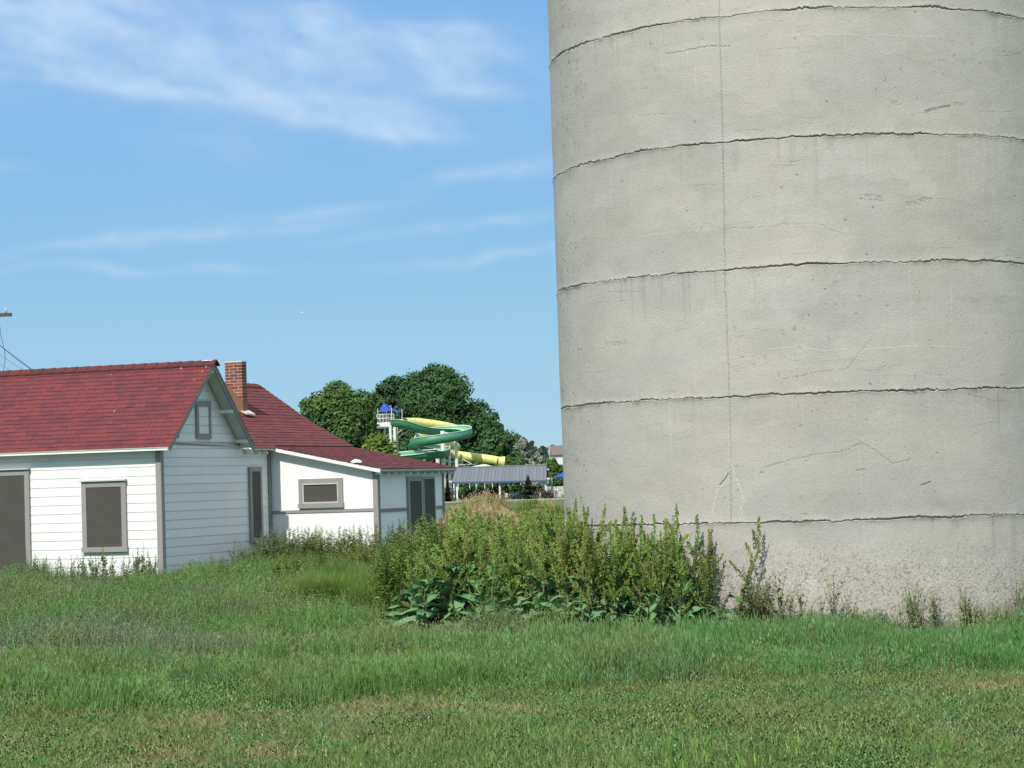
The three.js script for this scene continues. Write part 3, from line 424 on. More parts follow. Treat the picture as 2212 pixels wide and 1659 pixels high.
treeAt('cottonwood_tree', 'cottonwood shoulder sloping down beyond the yellow tube', G, 1035, 868, 445, 120, { seed: 16, lumps: 60, lump: .17, leaves: 18000, leaf: .26, col: [.045, .10, .034], base: .02, shape: y => Math.sqrt(clamp(1 - ((y - .3) / .72) ** 2)) });
treeAt('deciduous_tree', 'yellowish green willow bush at the foot of the slide tower', G, 822, 938, 330, 115, { seed: 6, lumps: 40, lump: .2, leaves: 14000, leaf: .18, col: [.12, .175, .036], base: 0, shape: y => Math.sqrt(clamp(1 - (y - .1) ** 2)) });
treeAt('deciduous_tree', 'dark low trees under the cottonwood beside the yellow tube', G, 1072, 925, 430, 120, { seed: 21, lumps: 60, lump: .2, leaves: 15000, leaf: .28, col: [.046, .10, .034], base: 0, shape: y => Math.sqrt(clamp(1 - (y - .25) ** 2)) });
treeAt('deciduous_tree', 'green thicket behind the tower posts', G, 895, 930, 436, 130, { seed: 22, lumps: 50, lump: .2, leaves: 12000, leaf: .28, col: [.06, .12, .036], base: 0, shape: y => Math.sqrt(clamp(1 - (y - .2) ** 2)) });
treeAt('deciduous_tree', 'green thicket behind the shelter posts', G, 1010, 985, 432, 170, { seed: 23, lumps: 50, lump: .2, leaves: 12000, leaf: .28, col: [.055, .115, .036], base: 0, shape: y => Math.sqrt(clamp(1 - (y - .2) ** 2)) });
treeAt('olive_tree', 'pale silvery leaved tree behind the shelter roof', G, 1128, 948, 425, 62, { seed: 8, lumps: 36, lump: .2, leaves: 9000, leaf: .26, col: [.20, .22, .165], base: .05, shape: y => Math.sqrt(clamp(1 - ((y - .35) / .68) ** 2)) });
treeAt('olive_tree', 'smaller silvery tree beside the tall silvery one', G, 1160, 975, 420, 34, { seed: 9, lumps: 22, lump: .22, leaves: 4500, leaf: .26, col: [.21, .225, .175], base: .05, shape: round });
treeAt('deciduous_tree', 'green round tree in front of the silvery trees', G, 1114, 972, 412, 52, { seed: 10, lumps: 26, lump: .22, leaves: 7000, leaf: .26, col: [.065, .125, .04], base: 0, shape: round });
treeAt('deciduous_tree', 'bright green tree over the shelter end by the lamp', G, 1193, 993, 405, 52, { seed: 11, lumps: 28, lump: .22, leaves: 8000, leaf: .25, col: [.065, .12, .032], base: 0, shape: round });
[[1125, 940, 620, 60, 'dark far tree rising behind the silvery trees'], [1147, 953, 640, 40, 'dark far tree at the shoulder of the far row'], [1172, 965, 690, 60, 'low far tree in the middle of the far row'], [1197, 962, 720, 36, 'dark far tree above the brown roofed building'], [1090, 938, 610, 50, 'dark far tree beside the big cottonwood'], [1225, 962, 720, 36, 'far tree half hidden by the silo']].forEach(([x, y, Z, w, l], i) => treeAt('far_tree', l, 'dark trees on the far skyline', x, y, Z, w, { seed: 30 + i, lumps: 24, lump: .22, leaves: 4200, leaf: .42, col: [.055, .092, .066], base: 0, shape: y2 => Math.sqrt(clamp(1 - (y2 - .15) ** 2)) }));
[[560, 985, 560, 260], [300, 990, 600, 300], [60, 985, 620, 260], [1400, 975, 560, 260], [1700, 985, 600, 300], [2050, 975, 640, 280], [2350, 985, 640, 280], [-200, 985, 640, 260]].forEach(([x, y, Z, w], i) => treeAt('distant_tree', ['leafy distant tree masked by the farmhouse roof', 'leafy distant tree masked by the front roof', 'leafy distant tree behind the boarded door', 'leafy distant tree masked by the silo flank', 'leafy distant tree masked by the silo middle', 'leafy distant tree beyond the silo', 'leafy distant tree well past the silo', 'leafy distant tree well past the house'][i], 'trees hidden along the horizon', x, y, Z, w, { seed: 60 + i, lumps: 30, lump: .16, leaves: 4000, leaf: .7, base: 0, shape: y2 => Math.sqrt(clamp(1 - (y2 - .15) ** 2)) }));
// conifers by the shelter
function spruce(label, px, topY, Z, wpx, seed, col) {
  const q = atZ(px, topY, Z), g = gh(q.x, -Z), h = q.y - g, w = wpx * Z / F, r = rng(seed), pos = [], cl = [], t = thing('spruce_tree', label, 'tree', [q.x, g, -Z], 0, 'small conifers by the shelter');
  mesh('trunk', rod(V3(0, 0, 0), V3(0, h * .97, 0), h * .022, .012, 8), bark, t);
  for (let i = 0; i < 5200; i++) { const f = Math.sqrt(r()), y = h * (1 - f) * .98 + .1, whorl = .72 + .28 * Math.cos(y * 9), R = w / 2 * (f ** .85) * whorl * (.35 + .65 * Math.sqrt(r())), a = r() * 6.283, s = .10 + .12 * r(), dr = R * .22, c = V3(Math.cos(a) * R, y - dr, Math.sin(a) * R), d = V3(Math.cos(a), -.25 + .5 * r(), Math.sin(a)), sd = V3(-Math.sin(a), (r() - .5), Math.cos(a)).multiplyScalar(s * .45); const p0 = c.clone().addScaledVector(d, -s), p1 = c.clone().addScaledVector(d, s); for (const o of [p0, c.clone().add(sd), p1, p0, p1, c.clone().sub(sd)]) pos.push(o.x, o.y, o.z); const l = .7 + .6 * r(); for (let k = 0; k < 6; k++) cl.push(col[0] * l, col[1] * l, col[2] * l); }
  mesh('crown', soup(pos, cl), leafMat, t);
}
spruce('grey green spruce standing before the shelter', 1140, 1026, 362, 44, 4, [.105, .105, .085]);
spruce('reddish brown conifer beside the shed wall and the shelter', 966, 1040, 355, 22, 6, [.10, .072, .058]);
// ---------------------------------------------------------------- water slides
const Zs = 390, zp = (x, y, d = 0) => atZ((1320 + x * .217) * .6064, (1400 + y * .217) * .6064, Zs + d);   // picture window of the slides
const zw = (x, y, d = 0) => atZ((1560 + x * .208) * .6064, (1640 + y * .208) * .6064, 370 + d);           // picture window of the shelter
const whitePaint = M(.74, .74, .71, .5), gGround = (p) => gh(p.x, p.z);
function swept(points, n, section, bank, thick) {   // an open or closed section carried along a level-framed path
  const c = new THREE.CatmullRomCurve3(points, false, 'catmullrom', .5), pos = [], idx = [], m = section.length;
  for (let i = 0; i <= n; i++) { const t = i / n, p = c.getPoint(t), T = c.getTangent(t), S = T.clone().cross(V3(0, 1, 0)).normalize(), U = S.clone().cross(T).normalize(), b = bank ? bank(t) : 0; const S2 = S.clone().multiplyScalar(Math.cos(b)).addScaledVector(U, Math.sin(b)), U2 = U.clone().multiplyScalar(Math.cos(b)).addScaledVector(S, -Math.sin(b)); for (const [a, h] of section) { const v = p.clone().addScaledVector(S2, a).addScaledVector(U2, h); pos.push(v.x, v.y, v.z); } }
  for (let i = 0; i < n; i++) for (let j = 0; j < m - 1; j++) { const a = i * m + j; idx.push(a, a + m, a + 1, a + 1, a + m, a + m + 1); }
  const g = new THREE.BufferGeometry(); g.setAttribute('position', new THREE.Float32BufferAttribute(pos, 3)); g.setIndex(idx); g.computeVertexNormals(); g.userData.curve = c; return g;
}
function column(parent, px, yTop, d, w, topP) { const p = topP || zp(px, yTop, d); const g = gh(p.x, p.z); return mesh('column', rod(V3(p.x, g - .3, p.z), p, w / 2, w / 2, 16), whitePaint, parent); }
{
  const P = [[380, 486, 0], [470, 482, -1], [600, 515, -1], [760, 575, 0], [930, 610, 2], [1120, 615, 4], [1320, 605, 5.5], [1490, 600, 4.8], [1590, 622, 2], [1585, 665, -1.5], [1450, 705, -3.8], [1220, 745, -4.6], [960, 785, -4.6], [780, 815, -3.4], [705, 845, -1], [760, 880, 2.2], [930, 905, 4], [1130, 930, 4], [1240, 965, 1.5], [1160, 1000, -1.2], [960, 1005, -2.4], [720, 1020, -2.6], [430, 1045, -2.6], [150, 1075, -2.6], [-100, 1095, -2.6]].map(a => zp(...a));
  const sec = [], R = .70; for (let i = 0; i <= 18; i++) { const a = -Math.PI / 2 - Math.PI / 2 + Math.PI * i / 18; sec.push([Math.cos(a) * R, Math.sin(a) * R]); } sec.unshift([-R, .40]); sec.push([R, .40]);
  const out = sec.map(([a, h]) => [a * 1.06, h < 0 ? h * 1.06 : h]);
  const t = thing('green_water_slide', 'green open flume water slide curling down on white columns', 'water slide');
  const bank = s => -.42 * (sst(.12, .3, s) - sst(.72, .82, s)) + .42 * sst(.80, .88, s);
  const dark = M(.042, .19, .11, .5), light = M(.33, .60, .42, .5);
  mesh('flume_shell', swept(P, 220, out, bank), dark, t); mesh('flume_lining', swept(P, 220, sec, bank), light, t);
  for (const s of [-1, 1]) mesh('rim', swept(P, 220, [[s * .68, .39], [s * .68, .47], [s * .84, .47], [s * .84, .39], [s * .68, .39]], bank), M(.50, .74, .55, .35), t);
  const c = new THREE.CatmullRomCurve3(P, false, 'catmullrom', .5); for (let i = 1; i < 34; i++) { const s = i / 34, q = c.getPoint(s), T = c.getTangent(s), S = T.clone().cross(V3(0, 1, 0)).normalize(), U = S.clone().cross(T), b = bank(s), ring = []; for (let k = 0; k <= 14; k++) { const a = Math.PI + Math.PI * k / 14 + b; ring.push(q.clone().addScaledVector(S, Math.cos(a) * .765).addScaledVector(U, Math.sin(a) * .765)); } mesh('flange', new THREE.TubeGeometry(new THREE.CatmullRomCurve3(ring), 14, .018, 5), dark, t); }
  column(t, 768, 672, 1.5, .58); column(t, 1180, 622, .2, .72); column(t, 1400, 690, -2.2, .5); column(t, 1100, 1000, 3, .7);
  for (const [a, b] of [[[768, 945, 1.5], [1150, 920, .2]], [[1180, 640, .2], [1300, 660, 5]], [[1180, 640, .2], [1420, 700, -3]], [[768, 720, 1.5], [720, 830, -1]], [[820, 1050, -2], [1180, 1050, .2]], [[900, 920, 4], [870, 1010, -2]], [[980, 960, -2], [1085, 1030, -1]]]) mesh('support_arm', rod(zp(...a), zp(...b), .07, .07, 8), whitePaint, t);
  for (const x of [960, 1000]) mesh('support_arm', rod(zp(x + 20, 1030, -2), zp(x, 1140, -2), .05, .05, 8), M(.45, .40, .28, .7), t);
}
{
  const yel = M(.68, .65, .20, .32), P = [[560, 480, 6], [640, 480, 7], [760, 480, 8], [1000, 510, 9], [1220, 545, 10], [1400, 590, 12], [1480, 630, 15], [1380, 665, 18], [1100, 690, 18], [900, 705, 16], [790, 735, 13], [800, 780, 10], [950, 825, 8], [1150, 850, 7.5], [1310, 850, 8.5], [1400, 880, 11], [1380, 930, 13], [1300, 970, 11], [1340, 1000, 7], [1460, 1025, 5], [1560, 1040, 4.5], [1800, 1070, 4], [2010, 1100, 3.5], [2110, 1120, 3]].map(a => zp(...a));
  const sec = []; for (let i = 0; i <= 24; i++) { const a = i / 24 * 6.2832; sec.push([Math.cos(a) * .72, Math.sin(a) * .72]); }
  const t = thing('yellow_tube_slide', 'enclosed yellow tube water slide winding behind the green flume', 'water slide');
  mesh('tube', swept(P, 200, sec), yel, t);
  const c = new THREE.CatmullRomCurve3(P, false, 'catmullrom', .5); for (let i = 0; i <= 30; i++) { const s = i / 30, q = c.getPoint(s), f = new THREE.TorusGeometry(.735, .022, 6, 28); f.applyQuaternion(new THREE.Quaternion().setFromUnitVectors(V3(0, 0, 1), c.getTangent(s))); f.translate(q.x, q.y, q.z); mesh('flange', f, M(.52, .46, .09, .4), t); }
  const mouth = new THREE.CylinderGeometry(.73, .92, 1.0, 26, 1, true); mouth.rotateZ(Math.PI / 2 - .16); const e = zp(2150, 1126, 2.6); mouth.translate(e.x, e.y, e.z); mesh('flared_mouth', mouth, yel, t);
  { const g = new THREE.CylinderGeometry(.70, .70, 1.4, 22, 1, true, Math.PI, Math.PI); g.rotateZ(Math.PI / 2 - .5); const m = zp(1400, 990, 5); g.translate(m.x, m.y, m.z); mesh('entry_hood', g, M(.70, .60, .52, .5), t); }
  column(t, 1290, 870, 4, .44); column(t, 1400, 800, 2, .48); column(t, 870, 700, 14, .4); column(t, 1720, 1080, 5, .3);
  for (const [a, b] of [[[1290, 870, 4], [1330, 850, 9]], [[1400, 1185, 2], [1720, 1170, 2]], [[1300, 1130, 2], [1520, 1110, 4]], [[1500, 1080, 4], [1660, 1165, 2.5]]]) mesh('support_arm', rod(zp(...a), zp(...b), .06, .06, 8), whitePaint, t);
}
{ // tower with canopy
  const t = thing('slide_tower', 'white railed slide tower platform under a blue tent canopy', 'tower'), blue = M(.02, .06, .38, .7), c = zp(265, 548, 1.5);
  const x0 = zp(105, 548).x, x1 = zp(385, 548).x, y0 = c.y, zN = c.z + 1.5, zF = c.z - 1.6, yr = zp(265, 345).y, yk = zp(265, 478).y;
  mesh('deck', box(x0, x1, y0 - .12, y0 + .05, zF, zN), M(.55, .58, .60, .6), t); mesh('deck_beam', box(x0 - .05, x1 + .05, y0 - .32, y0 - .121, zN - .25, zN - .1), M(.20, .26, .34, .5), t); mesh('deck_beam', box(x0 - .05, x1 + .05, y0 - .32, y0 - .121, zF + .1, zF + .25), M(.20, .26, .34, .5), t);
  mesh('kick_panel', box(x0, x1, y0 + .051, yk, zN - .05, zN - .01), whitePaint, t); mesh('kick_panel', box(x0, x1, y0 + .051, yk, zF, zF + .04), whitePaint, t); mesh('kick_panel', box(x0, x0 + .04, y0 + .051, yk, zF + .041, zN - .051), whitePaint, t);
  for (const z of [zN - .03, zF + .02]) { for (let i = 0; i <= 6; i++) { const x = lerp(x0, x1, i / 6); mesh('rail_post', rod(V3(x, yk, z), V3(x, yr, z), .04, .04, 6), whitePaint, t); } for (const y of [yr, (yr + yk) / 2]) mesh('hand_rail', rod(V3(x0, y, z), V3(x1, y, z), .04, .04, 6), whitePaint, t); }
  const hi = zp(130, 302).y, ax = zp(205, 145), px = zp(500, 275), cn = [V3(x0 + .2, hi, zN - .1), V3(zp(345, 290).x, hi + .1, zN + .1), V3(px.x, px.y - .25, zF), V3(zp(240, 300).x, hi + .1, zF - .9)];
  for (const q of cn) mesh('canopy_pole', rod(V3(q.x, y0, q.z), V3(q.x, q.y + .45, q.z), .055, .055, 8), whitePaint, t);
  const A = V3(ax.x, ax.y, c.z), pos = []; const pt = (u, v, q0, q1) => { const e = q0.clone().lerp(q1, v); e.y += -.18 * Math.sin(v * Math.PI); const p = A.clone().lerp(e, u); p.y -= .25 * Math.sin(u * Math.PI); return p; };
  for (let k = 0; k < 4; k++) for (let i = 0; i < 8; i++) for (let j = 0; j < 6; j++) { const a = cn[k], b = cn[(k + 1) % 4], p = [pt(i / 8, j / 6, a, b), pt((i + 1) / 8, j / 6, a, b), pt((i + 1) / 8, (j + 1) / 6, a, b), pt(i / 8, (j + 1) / 6, a, b)]; for (const o of [0, 1, 2, 0, 2, 3]) pos.push(p[o].x, p[o].y, p[o].z); }
  mesh('canopy', soup(pos), blue, t);
  for (const [x, d, w, y] of [[325, 0, .46, 560], [395, -1, .5, 560], [235, 2.4, .28, 560], [440, 2.4, .14, 560]]) column(t, x, y, d, w);
  for (const [a, b] of [[[345, 722, 0], [520, 605, -1]], [[460, 722, 0], [650, 600, -1]], [[360, 605, 0], [600, 585, -1]], [[235, 600, 2.4], [150, 745, 3]], [[325, 640, 0], [220, 760, 2]]]) mesh('brace', rod(zp(...a), zp(...b), .06, .06, 8), whitePaint, t);
}
// white shade sail behind the shelter roof
{ const a = zw(535, 112, 12), b = zw(925, 92, 12), c = zw(790, 62, 14), t = thing('shade_sail', 'white pointed shade sail above the shelter roof', 'shade sail'), pos = []; const q = (u, v) => { const e = a.clone().lerp(b, v), p = e.lerp(c, u); p.z -= 4 * u * (1 - u) ; return p; }; for (let i = 0; i < 6; i++) for (let j = 0; j < 8; j++) { const p = [q(i / 6, j / 8), q((i + 1) / 6, j / 8), q((i + 1) / 6, (j + 1) / 8), q(i / 6, (j + 1) / 8)]; for (const o of [0, 1, 2, 0, 2, 3]) pos.push(p[o].x, p[o].y, p[o].z); } mesh('cloth', soup(pos), M(.76, .74, .68, .8), t); for (const p of [a, b, c]) mesh('mast', rod(V3(p.x, gGround(p), p.z), p, .06, .06, 8), whitePaint, t); }
// ---------------------------------------------------------------- shelter
{
  const t = thing('picnic_shelter', 'open picnic shelter with a blue grey ribbed metal roof', 'shelter'), tin = [.155, .165, .145].map(v => M(v * 1.05, v * 1.12, v * 1.24, .45, { metalness: .15 })), navy = M(.06, .10, .19, .5);
  const bl = zw(240, 372, -3.5), brp = zw(1860, 338, -3.5), tl = zw(300, 122, 1), tr = zw(1862, 78, 1), n = 27;
  const dn = V3(0, -.03, 0), roof = mesh('roof', prism([bl, brp, tr, tl].map(p => p.clone().add(V3(0, -.05, 0))), V3(0, -.06, 0)), navy, t);
  for (let i = 0; i < n; i++) { const L = (a, b, f) => a.clone().lerp(b, f), f0 = i / n + .0006, f1 = (i + 1) / n - .0006; const q = [L(bl, brp, f0), L(bl, brp, f1), L(tl, tr, f1), L(tl, tr, f0)]; mesh('roof_panel', prism(q, dn), tin[(i * 7 + (i >> 2)) % 3], roof); mesh('seam', beam(q[0].clone().add(V3(0, .04, .02)), q[3].clone().add(V3(0, .04, .02)), .05, .08), tin[1], roof); }
  const bl2 = bl.clone().add(V3(.6, .05, -9)), br2 = brp.clone().add(V3(.6, .05, -9)); mesh('rear_roof', prism([bl2, br2, tr.clone().add(V3(0, -.01, -.02)), tl.clone().add(V3(0, -.01, -.02))], V3(0, -.06, 0)), tin[1], t);
  mesh('fascia', prism([bl, brp, brp.clone().add(V3(0, -.24, 0)), bl.clone().add(V3(0, -.24, 0))].map(p => p.clone().add(V3(0, -.02, .03))), V3(0, 0, .05)), navy, t);
  mesh('ridge_cap', beam(tl.clone().add(V3(0, .05, 0)), tr.clone().add(V3(0, .05, 0)), .3, .06), M(.40, .42, .34, .5), t);
  for (const [x, d, w] of [[320, -3, .26], [1055, -3, .24], [1840, -3, .26], [270, 4, .2], [820, 4, .3], [1500, 4, .22], [1800, 4, .2]]) { const p = zw(x, 360, d), top = lerp(bl.y, brp.y, (x - 240) / 1620) - .1, g = gGround(p); mesh('post', box(p.x - w / 2, p.x + w / 2, g - .1, top, p.z - w / 2, p.z + w / 2), whitePaint, t); }
  for (const [x, y] of [[215, 362], [1890, 312]]) { const p = zw(x, y, -3.4); mesh('gutter_box', box(p.x - .2, p.x + .2, p.y - .12, p.y + .12, p.z - .15, p.z + .15), whitePaint, t); }
  mesh('slab', box(bl.x - .5, brp.x + .5, gGround(bl) - .2, gGround(bl) + .06, bl.z - 9.5, bl.z + .5), M(.38, .37, .34, .9), t);
  const gY = gGround(bl) + .06;
  const tb = thing('picnic_table', 'wooden picnic table in the middle of the shelter', 'table', [zw(900, 600).x, gY, -371], .1, 'picnic tables under the shelter'), wd = M(.22, .15, .10, .8);
  for (let i = 0; i < 5; i++) mesh('plank', box(-.95, .95, .70, .745, -.38 + i * .155, -.24 + i * .155), wd, tb); for (const s of [-1, 1]) { mesh('seat', box(-.95, .95, .41, .455, s * .62 - .13, s * .62 + .13), wd, tb); for (const e of [-.7, .7]) mesh('leg', beam(V3(e, .02, s * .62), V3(e, .69, s * .2), .05, .1), wd, tb); }
  for (const e of [-.7, .7]) mesh('cross_beam', box(e - .04, e + .04, .33, .405, -.7, .7), wd, tb);
  [[520, 0, 'wooden picnic table near the shelter end by the conifer'], [1300, -1, 'wooden picnic table beside the spruce under the roof'], [1480, 2, 'wooden picnic table at the back near the end post'], [700, 3, 'wooden picnic table at the back behind the person in pink']].forEach(([x, d, l]) => copyOf(tb, V3(zw(x, 600, 0).x, gY, -371 - d), d * .2, 1, l));
}
// park edge kerb and people
{
  const a = atZ(1092, 1083, 352), b = atZ(1260, 1079, 352), g = (p) => gh(p.x, p.z);
  topMesh('kerb', box(a.x - 30, b.x + 40, g(a) - .1, g(a) + .12, -352.3, -352), M(.52, .48, .38, .9), 'pale concrete kerb along the park edge', 'kerb', null, 'structure');
}
function surfaceNet(f, lo, hi, cell) {   // mesh of f = 0
  const n = [0, 1, 2].map(i => Math.ceil((hi[i] - lo[i]) / cell) + 1), v = new Float32Array(n[0] * n[1] * n[2]), id = new Int32Array(v.length).fill(-1), pos = [], idx = [], at = (i, j, k) => i + n[0] * (j + n[1] * k);
  for (let k = 0; k < n[2]; k++) for (let j = 0; j < n[1]; j++) for (let i = 0; i < n[0]; i++) v[at(i, j, k)] = f(lo[0] + i * cell, lo[1] + j * cell, lo[2] + k * cell);
  for (let k = 0; k < n[2] - 1; k++) for (let j = 0; j < n[1] - 1; j++) for (let i = 0; i < n[0] - 1; i++) {
    let c = 0, sx = 0, sy = 0, sz = 0; const E = [[0, 0, 0, 1, 0, 0], [0, 1, 0, 1, 1, 0], [0, 0, 1, 1, 0, 1], [0, 1, 1, 1, 1, 1], [0, 0, 0, 0, 1, 0], [1, 0, 0, 1, 1, 0], [0, 0, 1, 0, 1, 1], [1, 0, 1, 1, 1, 1], [0, 0, 0, 0, 0, 1], [1, 0, 0, 1, 0, 1], [0, 1, 0, 0, 1, 1], [1, 1, 0, 1, 1, 1]];
    for (const e of E) { const p = v[at(i + e[0], j + e[1], k + e[2])], q = v[at(i + e[3], j + e[4], k + e[5])]; if ((p < 0) !== (q < 0)) { const t = p / (p - q); sx += i + lerp(e[0], e[3], t); sy += j + lerp(e[1], e[4], t); sz += k + lerp(e[2], e[5], t); c++; } }
    if (c) { id[at(i, j, k)] = pos.length / 3; pos.push(lo[0] + sx / c * cell, lo[1] + sy / c * cell, lo[2] + sz / c * cell); }
  }
  const quad = (a, b, c, d, fl) => { if (fl) idx.push(a, b, c, a, c, d); else idx.push(a, c, b, a, d, c); };
  for (let k = 1; k < n[2] - 1; k++) for (let j = 1; j < n[1] - 1; j++) for (let i = 1; i < n[0] - 1; i++) { const s = v[at(i, j, k)] < 0; if (s !== v[at(i + 1, j, k)] < 0) quad(id[at(i, j - 1, k - 1)], id[at(i, j, k - 1)], id[at(i, j, k)], id[at(i, j - 1, k)], s); if (s !== v[at(i, j + 1, k)] < 0) quad(id[at(i - 1, j, k - 1)], id[at(i - 1, j, k)], id[at(i, j, k)], id[at(i, j, k - 1)], s); if (s !== v[at(i, j, k + 1)] < 0) quad(id[at(i - 1, j - 1, k)], id[at(i, j - 1, k)], id[at(i, j, k)], id[at(i - 1, j, k)], s); }
  const g = new THREE.BufferGeometry(); g.setAttribute('position', new THREE.Float32BufferAttribute(pos, 3)); g.setIndex(idx); g.computeVertexNormals(); return g;
}
function figure(pose) {   // geometries of one clothed person: skin, shirt, shorts, hair
  const sit = pose === 'sit', hy = sit ? .50 : .93, t = sit ? .12 : .0, J = { hip: [0, hy, 0], chest: [0, hy + .38, t * .4], neck: [0, hy + .53, t * .2], head: [0, hy + .68, t * .1 + .02] };
  const cap = []; const add = (part, a, b, ra, rb) => cap.push([part, a, b, ra, rb]);
  add('torso', [-.05, hy, 0], [.05, hy, 0], .135, .135); add('torso', [0, hy + .1, 0], [0, hy + .36, t * .4], .125, .15); add('torso', [-.12, hy + .42, t * .4], [.12, hy + .42, t * .4], .085, .085); add('neck', J.neck, J.head, .055, .06);
  for (const s of [-1, 1]) {
    const sh = [s * .185, hy + .44, t * .4], el = sit ? [s * .24, hy + .19, .12] : [s * .25, hy + .17, -.03], wr = sit ? [s * .13, hy + .10, .34] : [s * .27, hy - .05, .07]; add('sleeve', sh, el, .062, .048); add('arm', el, wr, .044, .032);
    const hd = [0, 1, 2].map(i => wr[i] + (wr[i] - el[i]) * .28); add('arm', wr, hd, .036, .034); [-1.5, -.5, .5, 1.5].forEach((f, q) => { const tip = [hd[0] + f * .004 * s, hd[1] - (sit ? .03 : .075 - Math.abs(f) * .008), hd[2] + f * .018 + (sit ? .07 : .01)]; add('finger', [hd[0], hd[1], hd[2] + f * .016], tip, .010, .008); }); add('finger', [wr[0] - s * .01, wr[1] - .02, wr[2] + .02], [wr[0] - s * .035, wr[1] - .07, wr[2] + .06], .011, .009);
    const hp = [s * .09, hy - .03, 0], kn = sit ? [s * .12, .50, .44] : [s * .11, .50, .03], an = sit ? [s * .12, .09, .42] : [s * .12, .09, -.02]; add('thigh', hp, kn, .098, .068); add('shin', kn, an, .060, .042); add('foot', an, [an[0] + s * .02, .04, an[2] + .16], .045, .036);
  }
  const sd = (c, x, y, z) => { const a = c[1], b = c[2], bx = b[0] - a[0], by = b[1] - a[1], bz = b[2] - a[2], px = x - a[0], py = y - a[1], pz = z - a[2], h = clamp((px * bx + py * by + pz * bz) / (bx * bx + by * by + bz * bz || 1)), dx = px - bx * h, dy = py - by * h, dz = (pz - bz * h) * 1.0; return Math.sqrt(dx * dx + dy * dy + dz * dz) - lerp(c[3], c[4], h); };
  const sm = (a, b, k) => { const h = clamp(.5 + .5 * (b - a) / k); return lerp(b, a, h) - k * h * (1 - h); };
  const hd = (x, y, z) => { const H = J.head, e = Math.hypot((x - H[0]) / .078, (y - H[1]) / .118, (z - H[2]) / .098); let d = (e - 1) * .08; d = sm(d, Math.hypot(x, y - H[1] + .01, z - H[2] - .105) - .018, .02); for (const s of [-1, 1]) d = sm(d, Math.hypot((x - s * .08) * 1.8, y - H[1], z - H[2]) - .028, .01); return d; };
  const body = (x, y, z) => { let d = hd(x, y, z); for (const c of cap) d = sm(d, sd(c, x, y, z), c[0] === 'finger' ? .006 : .03); return d; };
  const only = (set, grow) => (x, y, z) => { let d = 9; for (const c of cap) if (set.includes(c[0])) d = sm(d, sd(c, x, y, z), .03); return d - grow; };
  const tor = only(['torso', 'sleeve'], .014), leg = only(['torso', 'thigh'], .018), lo = [-.42, -.02, -.3], hi = [.42, hy + .86, .7];
  return { body: surfaceNet(body, lo, hi, .021), shirt: surfaceNet((x, y, z) => Math.max(tor(x, y, z), hy + .02 - y, y - (hy + .50), (Math.abs(x) > .19 ? hy + .24 - y : -1)), lo, hi, .021), shorts: surfaceNet((x, y, z) => Math.max(leg(x, y, z), y - hy - .06, sit ? z - .36 : .52 - y), lo, hi, .021), hair: surfaceNet((x, y, z) => Math.max(hd(x, y, z) - .014, J.head[1] - .04 + (z - J.head[2]) * .9 - y), [-.15, hy + .5, -.2], [.15, hy + .86, .25], .016) };
}
{
  const fig = { stand: figure('stand'), sit: figure('sit') }, skin = [M(.45, .27, .19, .7), M(.33, .19, .13, .7)], hair = [M(.035, .025, .02, .7), M(.16, .10, .05, .7)], cl = c => M(...c, .85);
  const W = [.74, .75, .76], K = [.02, .02, .025], R = [.45, .10, .12], B = [.04, .08, .25], P = [.62, .42, .42], T = [.25, .15, .10], Y = [.28, .29, .30];
  [[600, 'sit', P, B, -2.2, 3, 'person in pink shirt seated under the shelter beside the mound'], [822, 'stand', W, Y, .4, 3, 'person in white shirt leaning by a shelter post'], [1020, 'stand', K, K, 1.2, 0, 'person in black standing near the middle shelter post'], [1122, 'stand', [.60, .34, .33], K, 3.0, -1, 'person in rose shirt and black shorts standing in the shelter'], [1172, 'sit', W, B, 2.9, -6, 'person in white shirt and blue shorts seated before the shelter'], [1705, 'stand', K, K, -.6, -4, 'person dressed in black standing beside the spruce'], [1772, 'sit', P, Y, .5, -5, 'person in pale pink shirt seated by the end post'], [1915, 'stand', T, T, .2, -4, 'person in brown clothes standing past the shelter end'], [2030, 'stand', W, Y, -.4, -5, 'person in white shirt standing by the black fence'], [2095, 'sit', W, [.55, .6, .66], 1.0, -6, 'person in white shirt and pale shorts seated by the silo edge'], [640, 'stand', [.55, .62, .66], B, 2, 5, 'person in pale blue shirt at the back of the shelter']].forEach(([x, pose, s, h, turn, d, label], i) => {
    const q = zw(x, 600, d), g = gh(q.x, q.z) + (d > -3 ? .06 : 0), t = thing('person', label, 'person', [q.x, g, q.z], turn, 'people in the park'), f = fig[pose], b = mesh('body', f.body, skin[i % 2], t); mesh('shirt', f.shirt, cl(s), t); mesh('shorts', f.shorts, cl(h), t); mesh('hair', f.hair, hair[(i >> 1) % 2], t);
    if (pose === 'sit') { const st = thing('folding_chair', ['white folding chair under the person in pink', 'white folding chair under the person in white and blue', 'white folding chair by the end post', 'white folding chair by the silo edge'][{ 0: 0, 4: 1, 6: 2, 9: 3 }[i]], 'chair', [q.x, g, q.z], turn, 'chairs in the park'); mesh('seat', box(-.22, .22, .33, .36, -.2, .22), whitePaint, st); mesh('backrest', box(-.22, .22, .5, .8, -.24, -.21), whitePaint, st); for (const [a, c] of [[-.2, -.2], [.2, -.2], [-.2, .2], [.2, .2]]) mesh('leg', box(a - .015, a + .015, 0, c < 0 ? .5 : .33, c - .015, c + .015), whitePaint, st); }
  });
}
